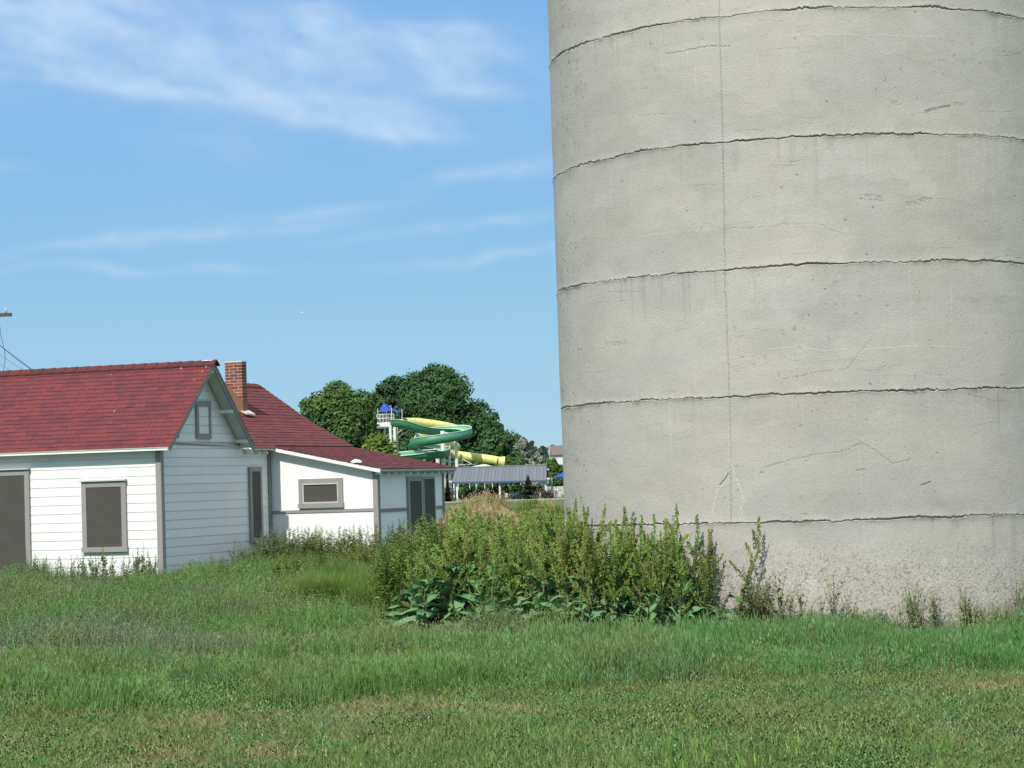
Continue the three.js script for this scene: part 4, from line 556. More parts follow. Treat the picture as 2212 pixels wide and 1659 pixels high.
// things past the shelter: umbrella, cabin, fence, lamps, far building
{
  const blue = M(.02, .06, .38, .7), k = M(.02, .02, .022, .5), gy = p => gh(p.x, p.z);
  { const a = zw(1945, 292, 3), b = zw(2140, 232, 3), t = thing('shade_umbrella', 'blue peaked shade canopy on a thick white post', 'umbrella', [a.x, gy(a), a.z]); const y = a.y - gy(a); mesh('post', new THREE.CylinderGeometry(.13, .15, y, 12).translate(0, y / 2, 0), whitePaint, t); const cx = b.x - a.x + .6; mesh('mast', rod(V3(cx, 0, 0), V3(cx, y + .5, 0), .08, .08, 10), whitePaint, t); mesh('canopy', new THREE.ConeGeometry(3.1, 1.15, 6, 4, true).translate(cx + .5, y + .62, 0), blue, t); }
  { const p = zw(2085, 420, 34), s = .0082 * 404 / 390, t = thing('pool_cabin', 'small cream cabin with a gable and dark window', 'cabin', [p.x, gy(p), p.z]), w = M(.70, .66, .52, .7), h = p.y - gy(p); mesh('wall', box(-.62, 1.4, 0, h + .55, -1.5, 0), w, t); mesh('gable', prism([V3(-.62, h + .55, 0), V3(1.4, h + .55, 0), V3(.4, h + 1.15, 0)], V3(0, 0, -1.5)), w, t); for (const sg of [-1, 1]) mesh('roof', prism([V3(.4, h + 1.2, .15), V3(.4 + sg * 1.2, h + .46, .15), V3(.4 + sg * 1.2, h + .46, -1.65), V3(.4, h + 1.2, -1.65)], V3(0, .06, 0)), whitePaint, t); mesh('window', box(.3, .55, h + .0, h + .45, .004, .03), k, t); }
  { const a = zw(1960, 470, 26), t = thing('iron_fence', 'black iron fence with thin pickets past the shelter', 'fence', [a.x, gy(a), a.z]); const L = 6, h = a.y - gy(a) + .35; for (let i = 0; i <= 40; i++) mesh('picket', box(i * .15 - .012, i * .15 + .012, 0, h, -.012, .012), k, t); for (const y of [.15, h - .12]) mesh('rail', box(0, L, y - .02, y + .02, .013, .04), k, t); }
  { const a = zw(1960, 450, 30), q = topMesh('low_wall', box(a.x - 1, a.x + 7, gy(a) - .2, a.y + .05, a.z - .3, a.z), M(.55, .54, .50, .9), 'pale grey low wall behind the black fence', 'wall'); }
  const lamp = (x, yTop, yB, d, label, globe) => { const p = zw(x, yTop, d), g = gy(p), t = thing('lamp_post', label, 'lamp', [p.x, g, p.z], 0, 'lamp posts in the park'), h = p.y - g; mesh('post', new THREE.CylinderGeometry(.045, .07, h, 10).translate(0, h / 2, 0), globe ? whitePaint : k, t); mesh('base', new THREE.CylinderGeometry(.12, .15, .3, 10).translate(0, .15, 0), k, t); mesh('globe', globe ? new THREE.SphereGeometry(.2, 14, 10).translate(0, h, 0) : box(-.25, .25, h - .05, h + .07, -.15, .15), globe ? M(.8, .8, .76, .3) : k, t); };
  lamp(1878, 160, 0, 6, 'white globe lamp beside the shelter roof end', true); lamp(1972, 420, 0, -6, 'short black lamp post before the fence', false);
  { const p = atZ(1817 / 1.6491, 962, 418), g = gy(p), t = thing('light_pole', 'tall dark light pole before the silvery trees', 'lamp', [p.x, g, p.z]), h = p.y - g; mesh('pole', new THREE.CylinderGeometry(.07, .11, h, 10).translate(0, h / 2, 0), k, t); mesh('lamp_head', box(-.35, .35, h - .04, h + .08, -.12, .12), k, t); }
  { const p = atZ(1189, 990, 560), g = gy(p), W = 9, top = atZ(1200, 977, 560).y - g, mid = atZ(1200, 982, 560).y - g, t = thing('far_building', 'far white walled building with a brown roof beside the silo', 'building', [p.x, g, p.z]); mesh('wall', box(0, W, 0, mid, -6, 0), M(.66, .68, .70, .8), t); mesh('roof', prism([V3(-.4, mid, .5), V3(W + .4, mid, .5), V3(W + .4, top + 1.6, -3), V3(-.4, top + 1.6, -3)], V3(0, -.15, 0)), M(.17, .13, .115, .9), t); mesh('window', box(1.5, 3, 1, 2.2, .004, .05), k, t); mesh('flag_pole', rod(V3(-.2, 0, .8), V3(-.2, top + 2.1, .8), .06, .05, 8), whitePaint, t); }
}
// shrubs round the shelter
{
  const S = [[455, 575, 5, 1.5, [.05, .09, .035]], [560, 570, 6, 1.9, [.045, .08, .03]], [900, 560, 6, 1.9, [.06, .10, .035]], [1330, 610, -7, 1.25, [.065, .11, .085]], [1640, 600, -4, 1.4, [.10, .09, .075]], [1850, 610, -8, 1.3, [.09, .075, .055]], [1250, 590, 6, 1.7, [.05, .09, .035]], [140, 600, -10, 1.9, [.085, .075, .055]], [1000, 575, 7, 1.7, [.05, .085, .03]], [1700, 560, 6, 2.1, [.045, .08, .035]]];
  const L = ['dark shrub behind the first shelter post', 'dark green shrub behind the person in pink', 'green shrub behind the shelter tables', 'blue green shrub before the shelter beside the spruce', 'brownish shrub at the spruce foot', 'brown shrub by the end post', 'green shrub behind the seated person in white', 'brown shrub by the shed corner and shelter', 'green shrub behind the middle post', 'dark shrub behind the end of the shelter'];
  S.forEach(([x, y, d, h, c], i) => { const q = zw(x, y, d), g = gh(q.x, q.z), r = rng(90 + i), b = []; for (let j = 0; j < 9; j++) b.push([(r() - .5) * h * 1.3, h * (.2 + .6 * r()), (r() - .5) * h, h * .36, h * .33, .8 + .4 * r()]); const t = thing('shrub', L[i], 'shrub', [q.x, g, q.z], 0, 'shrubs round the shelter'); mesh('stem', rod(V3(0, 0, 0), V3(.05, h * .6, 0), .05, .02, 6), bark, t); mesh('foliage', leafCloud(200 + i, b, 1500, .09, c, .3), leafMat, t); });
}
// ---------------------------------------------------------------- dirt mounds
const MOUNDS = [[atZ(1042, 1066, 42).x, -42, 1.44, 1.2, 1.5], [atZ(1158, 1081, 43).x, -43, 1.30, 1.0, 1.4], [atZ(1005, 1100, 41).x - .5, -41.4, .75, .9, 1.1]];
function moundH(x, z) { let h = 0; for (const [mx, mz, H, rx, rz] of MOUNDS) { const d = ((x - mx) / rx) ** 2 + ((z - mz) / rz) ** 2; h = Math.max(h, H * Math.exp(-d * .8)); } return h * (1 + .22 * (fbm(x * 2.2 + 7, z * 2.2, 4) - .5)) + .07 * (fbm(x * 6, z * 6, 3) - .5) * sst(.05, .4, h); }
{
  const pos = [], uv = [], idx = [], n = 110, x0 = -5, x1 = 5, z0 = -47, z1 = -37;
  for (let j = 0; j <= n; j++) for (let i = 0; i <= n; i++) { const x = lerp(x0, x1, i / n), z = lerp(z0, z1, j / n), m = moundH(x, z); pos.push(x, gh(x, z) + (m < .03 ? -.08 : m), z); uv.push(x * .6, z * .6); }
  for (let j = 0; j < n; j++) for (let i = 0; i < n; i++) { const a = j * (n + 1) + i; idx.push(a, a + n + 1, a + 1, a + 1, a + n + 1, a + n + 2); }
  const g = new THREE.BufferGeometry(); g.setAttribute('position', new THREE.Float32BufferAttribute(pos, 3)); g.setAttribute('uv', new THREE.Float32BufferAttribute(uv, 2)); g.setIndex(idx); g.computeVertexNormals();
  topMesh('dirt_mound', g, M(1, 1, 1, 1, { map: grainTexture(512, (i, j) => { const l = 150 + 70 * (fbm(i / 14, j / 14, 4) - .5) + 40 * (fbm(i / 3 + 50, j / 3, 2) - .5) + 26 * (PERM[(i * 131 + j * 7919) & 65535] - .5); return [l * 1.08, l * .96, l * .72]; }, true, 1) }), 'tan dirt mounds grown over between house and silo', 'mound', null, 'structure');
}
const groundAt = (x, z) => { const m = (x > -5 && x < 5 && z > -47 && z < -37) ? moundH(x, z) : 0; return gh(x, z) + (m < .03 ? 0 : m); };
const inSilo = (x, z, m = 0) => (x - SILO.x) ** 2 + (z - SILO.z) ** 2 < (SILO.R + m) ** 2;
const inHouse = (x, z, m = 0) => { const [u, v] = houseLocal(x, z); return (u > -8.2 - m && u < m && v > -m && v < 8.6 + m) || (u > -.1 && u < 2.46 + m && v > 4.76 - m && v < 8.5 + m); };
// ---------------------------------------------------------------- grass
const grassMat = (r, g, b) => new THREE.MeshPhysicalMaterial({ color: new THREE.Color().setRGB(r, g, b), roughness: .75, specularIntensity: .3, vertexColors: true, side: THREE.DoubleSide });
function tuft(seed, n, h, spread, w, bend, head) {   // a patch of blades, each with its own tint
  const r = rng(seed), pos = [], col = [];
  for (let i = 0; i < n; i++) {
    const a = r() * 6.283, q = spread * Math.sqrt(r()), x = Math.cos(a) * q, z = Math.sin(a) * q, L = h * (.55 + .6 * r()), b = r() * 6.283, o = bend * L * (.3 + r()), f = r() * 6.283, wx = Math.cos(f) * w / 2, wz = Math.sin(f) * w / 2;
    const m = [x + Math.cos(b) * o * .3, L * .6, z + Math.sin(b) * o * .3], t = [x + Math.cos(b) * o, L * (1 - .25 * bend), z + Math.sin(b) * o];
    const p = [[x - wx, -.02, z - wz], [x + wx, -.02, z + wz], [m[0] + wx * .8, m[1], m[2] + wz * .8], [m[0] - wx * .8, m[1], m[2] - wz * .8], t];
    for (const k of [0, 1, 2, 0, 2, 3, 3, 2, 4]) pos.push(...p[k]);
    const k = .72 + .56 * r(), ye = r() < .16 ? 1.35 : 1, bl = r() < .25 ? 1.3 : 1; for (let i2 = 0; i2 < 9; i2++) col.push(k * ye, k, k * bl);
    if (head && r() < head.p) { for (let i2 = 0; i2 < 12; i2++) col.push(k * 1.2, k * 1.1, k * 1.25); const dx = Math.cos(b) * head.l * .35, dz = Math.sin(b) * head.l * .35, e = [t[0] + dx, t[1] + head.l * head.up, t[2] + dz], c = [(t[0] + e[0]) / 2, (t[1] + e[1]) / 2, (t[2] + e[2]) / 2]; for (const [hx, hz] of [[head.w, 0], [0, head.w]]) for (const k of [t, [c[0] + hx, c[1], c[2] + hz], e, t, e, [c[0] - hx, c[1], c[2] - hz]]) pos.push(...k); }
  }
  return soup(pos, col);
}
function scatter(name, label, category, geos, mat, n, place, seed) {
  const r = rng(seed), lists = geos.map(() => []), group = new THREE.Group(); group.name = numbered(name); info(group, label, category, null, 'stuff'); scene.add(group);
  let tries = 0, got = 0; while (got < n && tries++ < n * 12) { const p = place(r); if (!p) continue; lists[Math.floor(r() * geos.length)].push(p); got++; }
  const m4 = new THREE.Matrix4(), q = new THREE.Quaternion(), e = new THREE.Euler(), c = new THREE.Color();
  lists.forEach((L, k) => { if (!L.length) return; const im = new THREE.InstancedMesh(geos[k], mat, L.length); im.name = 'tufts'; im.castShadow = im.receiveShadow = true; L.forEach((p, i) => { e.set((r() - .5) * .25, r() * 6.283, (r() - .5) * .25); q.setFromEuler(e); m4.compose(V3(p.x, p.y, p.z), q, V3(p.s * (p.wd || 1), p.s * (p.ht || 1), p.s * (p.wd || 1))); im.setMatrixAt(i, m4); c.setRGB(...p.c); im.setColorAt(i, c); }); group.add(im); });
}
const mix = (a, b, t) => [lerp(a[0], b[0], t), lerp(a[1], b[1], t), lerp(a[2], b[2], t)];
const C = { fresh: [.108, .228, .056], blue: [.128, .218, .092], lush: [.076, .205, .062], olive: [.15, .215, .060], dry: [.22, .19, .09], tan: [.38, .32, .17], bright: [.145, .275, .058] };
const edgeZ = x => -18.6 - .25 * x + 1.5 * (fbm(x * .45 + 3, 1.5, 3) - .5);             // where the rank grass starts
const midZ = x => -25.5 - 1.2 * sst(-2, 3, x) + 2.4 * (fbm(x * .35 + 11, 7.5, 3) - .5);  // and gets taller again
const wedge = (r, z0, z1, pw) => { const t = Math.pow(r(), pw), z = lerp(z0, z1, t), hw = .2127 * -z * 1.25 + 2.2; return [(r() * 2 - 1) * hw, z]; };
const clumpMask = (x, z) => { const k = (x + 1.35) / 4.0; return k > 0 && k < 1 && z < -26.9 + .5 * k && z > -31; };
{
  const shortG = [1, 2, 3].map(s => tuft(s, 64, .085, .13, .0045, .6)), medG = [4, 5, 6].map(s => tuft(s, 64, .17, .14, .0048, .45, { p: .16, l: .04, w: .004, up: .9 })), tallG = [7, 8, 9].map(s => tuft(s, 60, .26, .17, .0055, .5, { p: .45, l: .06, w: .0065, up: -.1 }));
  const ok = (x, z) => !inSilo(x, z, .02) && !inHouse(x, z, .02);
  scatter('short_grass', 'short patchy green and brown turf in the foreground', 'grass', shortG, grassMat(1, 1, 1), 11800, r => {
    const [x, z] = wedge(r, -11.8, -20.6, .85); if (z < edgeZ(x) - .5 * r()) return null;
    const n = fbm(x * 1.3 + 5, z * .8, 5), m = fbm(x * 5 + 40, z * 2.6, 4), bare = sst(.53, .62, fbm(x * .55 + 31, z * .9 + 12, 3)); if (bare > .3 && r() < bare * .4) return null;
    let c = mix(C.fresh, C.olive, sst(.4, .68, n)); c = mix(c, C.dry, sst(.48, .64, m) * (.3 + .5 * bare)); if (bare > .2 && r() < .35 * bare) c = mix(c, C.tan, .6); c = mix(c, C.blue, sst(.5, .36, m) * .6); const k = .75 + .5 * r();
    return { x, y: groundAt(x, z), z, s: .75 + .7 * r(), ht: .8 + .5 * n, c: c.map(v => v * k) };
  }, 101);
  scatter('medium_grass', 'rank green grass growing across the middle of the field', 'grass', medG, grassMat(1, 1, 1), 12200, r => {
    const [x, z] = wedge(r, -17.4, -29.5, .95); if (z > edgeZ(x) + .25 * r() || !ok(x, z) || (z < midZ(x) && r() < .7 && x < 1) || (clumpMask(x, z) && r() < .85)) return null;
    const n = fbm(x * .45 + 9, z * .35, 4), m = fbm(x * 1.8, z * 1.3 + 8, 3), right = sst(-1, 2.5, x);
    let c = mix(mix(C.fresh, C.bright, .18 * (1 - right)), C.lush, right * .6 + .4 * sst(.5, .62, n)); c = mix(c, C.blue, sst(.45, .65, m) * .5); c = mix(c, C.olive, sst(.62, .72, fbm(x * 1.1 + 70, z * .9, 3)) * .6); const k = .78 + .44 * r();
    return { x, y: groundAt(x, z), z, s: .75 + .55 * r(), ht: .42 + .9 * sst(.42, .64, fbm(x * 1.3 + 90, z * .9 + 33, 3)) + .7 * n * n + .25 * right + .25 * m - .42 * sst(-22.6, -25, z), c: c.map(v => v * k) };
  }, 102);
  scatter('tall_grass', 'tall grey green seeding grass before the white house', 'grass', tallG, grassMat(1, 1, 1), 13200, r => {
    const [x, z] = wedge(r, -23.5, -50, .8); if (z > midZ(x) + .4 * r() || !ok(x, z) || moundH(x, z) > .12 || (z > -34 && x > .8) || (clumpMask(x, z) && r() < .85)) return null;
    const n = fbm(x * .4 + 19, z * .3 + 2, 4), m = fbm(x * 1.2 + 3, z * .9, 3);
    let c = mix(C.blue, C.fresh, sst(.38, .62, n)); c = mix(c, C.olive, sst(.55, .7, m) * .7); c = mix(c, [.25, .20, .15], sst(.5, .66, fbm(x * .35 + 50, z * .5, 3)) * .28); const k = .8 + .45 * r();
    return { x, y: groundAt(x, z), z, s: .7 + .6 * r(), ht: .45 + .95 * sst(.40, .64, fbm(x * .9 + 60, z * .6 + 13, 3)) + .9 * n * n + .3 * m, c: c.map(v => v * k) };
  }, 103);
  const rosette = seed => { const q = rng(seed), pos = [], col = []; for (let i = 0; i < 26; i++) { const a = q() * 6.283, d = .01 + .10 * q(), L = .008 + .009 * q(), y = .02 + .055 * q(), w = L * .55, cx = Math.cos(a), cz = Math.sin(a), k = .7 + .6 * q(), P = (f, g, h) => [cx * (d + f * L) - cz * g * w, y + h, cz * (d + f * L) + cx * g * w]; for (const t of [P(0, 0, 0), P(.5, -1, .008), P(1, 0, -.004), P(0, 0, 0), P(1, 0, -.004), P(.5, 1, .008)]) { pos.push(...t); col.push(k, k, k); } } return soup(pos, col); };
  scatter('clover_patch', 'low broad leaved clover and weeds mixed into the turf', 'weeds', [rosette(1), rosette(2), rosette(3)], grassMat(1, 1, 1), 2600, r => { const [x, z] = wedge(r, -11.8, -21, .85), d = fbm(x * 1.6 + 12, z * 1.1 + 4, 4); if (r() > .12 + .88 * sst(.44, .66, d)) return null; const k = .75 + .5 * r(); return { x, y: groundAt(x, z) + .01, z, s: .8 + .9 * r(), c: mix([.12, .24, .085], [.21, .21, .085], r() * r()).map(v => v * k) }; }, 108);
  const plantain = seed => { const q = rng(seed), pos = [], col = []; for (let i = 0; i < 5; i++) { const x = (q() - .5) * .12, z = (q() - .5) * .12, h = .09 + .08 * q(), w = .0016, lx = (q() - .5) * .05, hd = .0026 + .0016 * q(); for (const t of [[x - w, 0, z], [x + w, 0, z], [x + lx, h, z]]) { pos.push(...t); col.push(.55, .75, .4); } for (const [ex, ez] of [[hd, 0], [0, hd]]) for (const t of [[x + lx, h - hd * 2, z], [x + lx + ex, h, z + ez], [x + lx, h + hd * 2.4, z], [x + lx, h - hd * 2, z], [x + lx, h + hd * 2.4, z], [x + lx - ex, h, z - ez]]) { pos.push(...t); col.push(1, 1, 1); } } return soup(pos, col); };
  scatter('seed_heads', 'small pale seed heads scattered through the turf', 'weeds', [plantain(5), plantain(6)], grassMat(1, 1, 1), 2600, r => { const [x, z] = wedge(r, -11.8, -27, .9), d = fbm(x * .9 + 42, z * .8 + 14, 3); if (r() > sst(.42, .6, d) || !ok(x, z)) return null; const k = .7 + .5 * r(); return { x, y: groundAt(x, z), z, s: .8 + .7 * r(), ht: z < -19 ? 1.5 : 1, c: mix([.26, .22, .13], [.40, .38, .24], r()).map(v => v * k) }; }, 109);
  const barley = [11, 12, 13].map(s => tuft(s, 6, .22, .07, .0035, .25, { p: .8, l: .07, w: .0036, up: .95 }));
  scatter('barley_grass', 'bright green seeding barley grass stalks along the near edge', 'grass', barley, grassMat(1, 1, 1), 900, r => {
    const [x, z] = wedge(r, -11.6, -17.2, .8); const near = sst(-15.2 + .35 * x, -13.4 + .15 * x, z), d = fbm(x * 1.1 + 77, z * .9, 3); if (r() > (.05 + near * .95) * sst(.42, .62, d)) return null; const k = .8 + .5 * r();
    return { x, y: groundAt(x, z), z, s: .6 + .5 * r(), c: [.125, .235, .056].map(v => v * k) };
  }, 104);
  scatter('dry_stubble', 'pale dry stalks and litter in the bare patches', 'dry grass', [tuft(21, 16, .09, .12, .0035, .9), tuft(22, 14, .12, .12, .0035, 1.1)], grassMat(1, 1, 1), 2600, r => {
    const [x, z] = wedge(r, -12, -20.4, .9); if (z < edgeZ(x) + .1) return null; const b = fbm(x * .55 + 31, z * .9 + 12, 3); if (r() > sst(.46, .6, b)) return null; const k = .6 + .7 * r();
    return { x, y: groundAt(x, z), z, s: .6 + .6 * r(), c: mix(C.dry, C.tan, r()).map(v => v * k) };
  }, 105);
  scatter('straw_grass', 'pale straw and green growth covering the dirt mounds', 'grass', [tuft(31, 22, .10, .1, .006, .7), tuft(32, 20, .13, .1, .006, .6, { p: .5, l: .04, w: .007, up: .8 })], grassMat(1, 1, 1), 3800, r => {
    const x = -4 + 6.4 * r(), z = -46 + 8 * r(), h = moundH(x, z); if (h < .08 || inHouse(x, z, .1)) return null; const straw = fbm(x * 2 + 3, z * 2, 3) > .5 && r() < .8 ? 1 : 0; if (straw && r() < .45) return null; const k = .75 + .5 * r();
    return { x, y: groundAt(x, z), z, s: .7 + .5 * r(), c: mix(mix(C.olive, [.11, .19, .04], r()), C.tan, straw).map(v => v * k) };
  }, 106);
  scatter('distant_grass', 'rough green grass between the mounds and the park', 'grass', [tuft(41, 12, .5, .5, .05, .5)], grassMat(1, 1, 1), 9000, r => { const z = -48 - 160 * r() * r(), x = (r() * 2 - 1) * (.2127 * -z + 4); if (!ok(x, z)) return null; const k = .8 + .4 * r(); return { x, y: groundAt(x, z) - .05, z, s: .35 + .3 * r(), ht: .7, c: mix(C.fresh, C.olive, fbm(x * .1, z * .1, 3)).map(v => v * k) }; }, 107);
}
// ---------------------------------------------------------------- broad leaved weeds
function leafGeo(seed, wide, up, droop, wave) {
  const r = rng(seed), pos = [], n = 7, st = []; for (let i = 0; i <= n; i++) { const t = i / n, w = wide * Math.sin(Math.PI * Math.min(1, .04 + t * .97) ** .75) * (1 - .15 * t), y = up * t - droop * t * t, z = t, wv = wave * (r() - .5), wv2 = wave * (r() - .5); st.push([[-w, y + wide * .35 + wv, z], [0, y, z], [w, y + wide * .35 + wv2, z]]); }
  for (let i = 0; i < n; i++) for (const s of [0, 1]) { const a = st[i][s], b = st[i][s + 1], c = st[i + 1][s + 1], d = st[i + 1][s]; for (const p of [a, b, c, a, c, d]) pos.push(...p); }
  return soup(pos);
}
const dockLeaf = [leafGeo(1, .22, .55, .85, .10), leafGeo(2, .27, .35, .80, .13), leafGeo(3, .20, .8, 1.0, .09), leafGeo(4, .25, .95, .7, .11)];
const dockMat = [[.115, .25, .098], [.145, .28, .125], [.10, .22, .078]].map(c => new THREE.MeshPhysicalMaterial({ color: new THREE.Color().setRGB(...c), roughness: .6, specularIntensity: .5, side: THREE.DoubleSide }));
const stemMat = M(.17, .20, .075, .7), seedMats = [[.195, .30, .075], [.225, .29, .075], [.165, .29, .075], [.225, .265, .08]].map(c => new THREE.MeshPhysicalMaterial({ color: new THREE.Color().setRGB(...c), roughness: 1, specularIntensity: .2, side: THREE.DoubleSide, vertexColors: true }));
function seedSpike(r, L, n, fat) {   // a rising branch set with whorls of small seeds
  const pos = [], col = [], bx = (r() - .5) * .2 * L; const at = t => [bx * t * t, L * t, .12 * L * t];
  for (let i = 0; i < 5; i++) { const a = at(i / 5), b = at((i + 1) / 5), w = .003; for (const [x, z] of [[w, 0], [0, w]]) for (const p of [[a[0] - x, a[1], a[2] - z], [a[0] + x, a[1], a[2] + z], [b[0] + x, b[1], b[2] + z], [a[0] - x, a[1], a[2] - z], [b[0] + x, b[1], b[2] + z], [b[0] - x, b[1], b[2] - z]]) { pos.push(...p); col.push(.8, 1, .8); } }
  for (let i = 0; i < n; i++) { const k = .7 + .6 * r(), br = r() < .15 ? 1.2 : 1; for (let j = 0; j < 6; j++) col.push(k * br, k, k * .95); const t = .08 + .92 * Math.pow((Math.floor(r() * 16) + .5 * r()) / 16, .9), c = at(t), a = r() * 6.283, q = fat * (1.15 - .85 * t) * (.2 + .95 * r()), x = c[0] + Math.cos(a) * q, z = c[2] + Math.sin(a) * q, y = c[1] + (r() - .6) * .012, s = .006 + .007 * r(), b = r() * 6.283, cx = Math.cos(b) * s, cz = Math.sin(b) * s; for (const p of [[x - cx, y - s * .8, z - cz], [x + cx, y - s * .2, z + cz], [x + cx * .3, y + s * 1.3, z + cz * .3], [x - cz, y, z + cx], [x + cz, y + s * .6, z - cx], [x, y - s, z]]) pos.push(...p); }
  return soup(pos, col);
}
function dock(seed, o) {
  const r = rng(seed), h = 1, t = new THREE.Group(); t.name = 'dock_weed'; const sm = seedMats[seed % 4];
  const lean = (o.lean || .06), top = V3(lean * h, h * .97, (r() - .5) * .06), mid = V3(lean * .35, h * .5, 0); mesh('stem', mergeGeometries([rod(V3(0, 0, 0), mid, .011, .008, 6), rod(mid, top, .008, .003, 6)]), stemMat, t);
  const on = f => f < .5 ? V3(0, 0, 0).lerp(mid, f * 2) : mid.clone().lerp(top, f * 2 - 1);
  for (let i = 0; i < o.leaves; i++) { const f = Math.pow(i / o.leaves, 1.4) * o.leafTop, m = mesh('leaf', dockLeaf[Math.floor(r() * 4)], dockMat[Math.floor(r() * 3)], t), s = (.40 - .30 * f / o.leafTop) * (.7 + .6 * r()) * o.size; m.position.copy(on(f)); m.position.y += .02; m.scale.set(s, s, s); m.rotation.set(-.25 + .5 * r(), i * 2.4 + r(), (r() - .5) * .5, 'YXZ'); }
  for (let i = 0; i < o.spikes; i++) { const f = .34 + .56 * i / o.spikes, L = (.34 - .2 * (i / o.spikes)) * (.6 + .7 * r()), m = mesh('seed_spike', seedSpike(r, L, o.seeds, .030), sm, t); m.position.copy(on(f)); m.rotation.set(.28 + .45 * r(), i * 2.4 + r(), (r() - .5) * .3, 'YXZ'); }
  const m = mesh('seed_spike', seedSpike(r, .26, o.seeds, .026), sm, t); m.position.copy(on(.86)); m.rotation.set((r() - .5) * .2, r() * 6, (r() - .5) * .1);
  return t;
}
function goosefoot(seed, o) {   // upright weed with many small leaves thinning to a spike
  const r = rng(seed), t = new THREE.Group(); t.name = o.name; const pos = [], col = [], twigs = []; const bend = V3((r() - .5) * .14, 1, (r() - .5) * .14); twigs.push(rod(V3(0, 0, 0), bend.clone().multiplyScalar(.97), .008, .002, 5));
  const nb = o.branches, arms = [[V3(0, .05, 0), bend.clone(), 1]]; for (let i = 0; i < nb; i++) { const f = .1 + .6 * i / nb, a = i * 2.4 + r(), L = (.5 - .32 * f) * (.7 + .6 * r()) * o.spread, b = bend.clone().multiplyScalar(f), e = b.clone().add(V3(Math.cos(a) * L * .45, L, Math.sin(a) * L * .45)); arms.push([b, e, L]); twigs.push(rod(b, e, .004, .0015, 4)); }
  mesh('stem', mergeGeometries(twigs), o.stem || stemMat, t);
  for (let i = 0; i < o.leaves; i++) { const k = r() < .34 ? 0 : Math.floor(r() * arms.length), [a, b] = arms[k], f = Math.pow(r(), .8), c = a.clone().lerp(b, f), an = r() * 6.283, s = o.leaf * (1.15 - .8 * f) * (.6 + .8 * r()), d = V3(Math.cos(an), o.rise + .7 * (r() - .5), Math.sin(an)).normalize(), sd = V3(-Math.sin(an), (r() - .5) * .6, Math.cos(an)).multiplyScalar(s * o.slim), p0 = c, m = c.clone().addScaledVector(d, s * .5), e = c.clone().addScaledVector(d, s); e.y -= s * o.droop; for (const p of [p0, m.clone().add(sd), e, p0, e, m.clone().sub(sd)]) { pos.push(p.x, p.y, p.z); } const kk = .7 + .6 * r(), yy = r() < .2 ? 1.3 : 1; for (let j = 0; j < 6; j++) col.push(kk * yy, kk, kk * .95); }
  mesh('foliage', soup(pos, col), o.mat, t); return t;
}
function plantField(protos, label, category, group, spots, seed) { const r = rng(seed); spots.forEach(([x, z, h, w = 1], i) => { const p = protos[Math.floor(r() * protos.length)], c = p.clone(); c.name = numbered(p.name); c.position.set(x, groundAt(x, z) - .02, z); c.rotation.set((r() - .5) * .26, r() * 6.283, (r() - .5) * .26, 'YXZ'); c.scale.set(h * w, h, h * w); info(c, label, category, group); scene.add(c); }); }
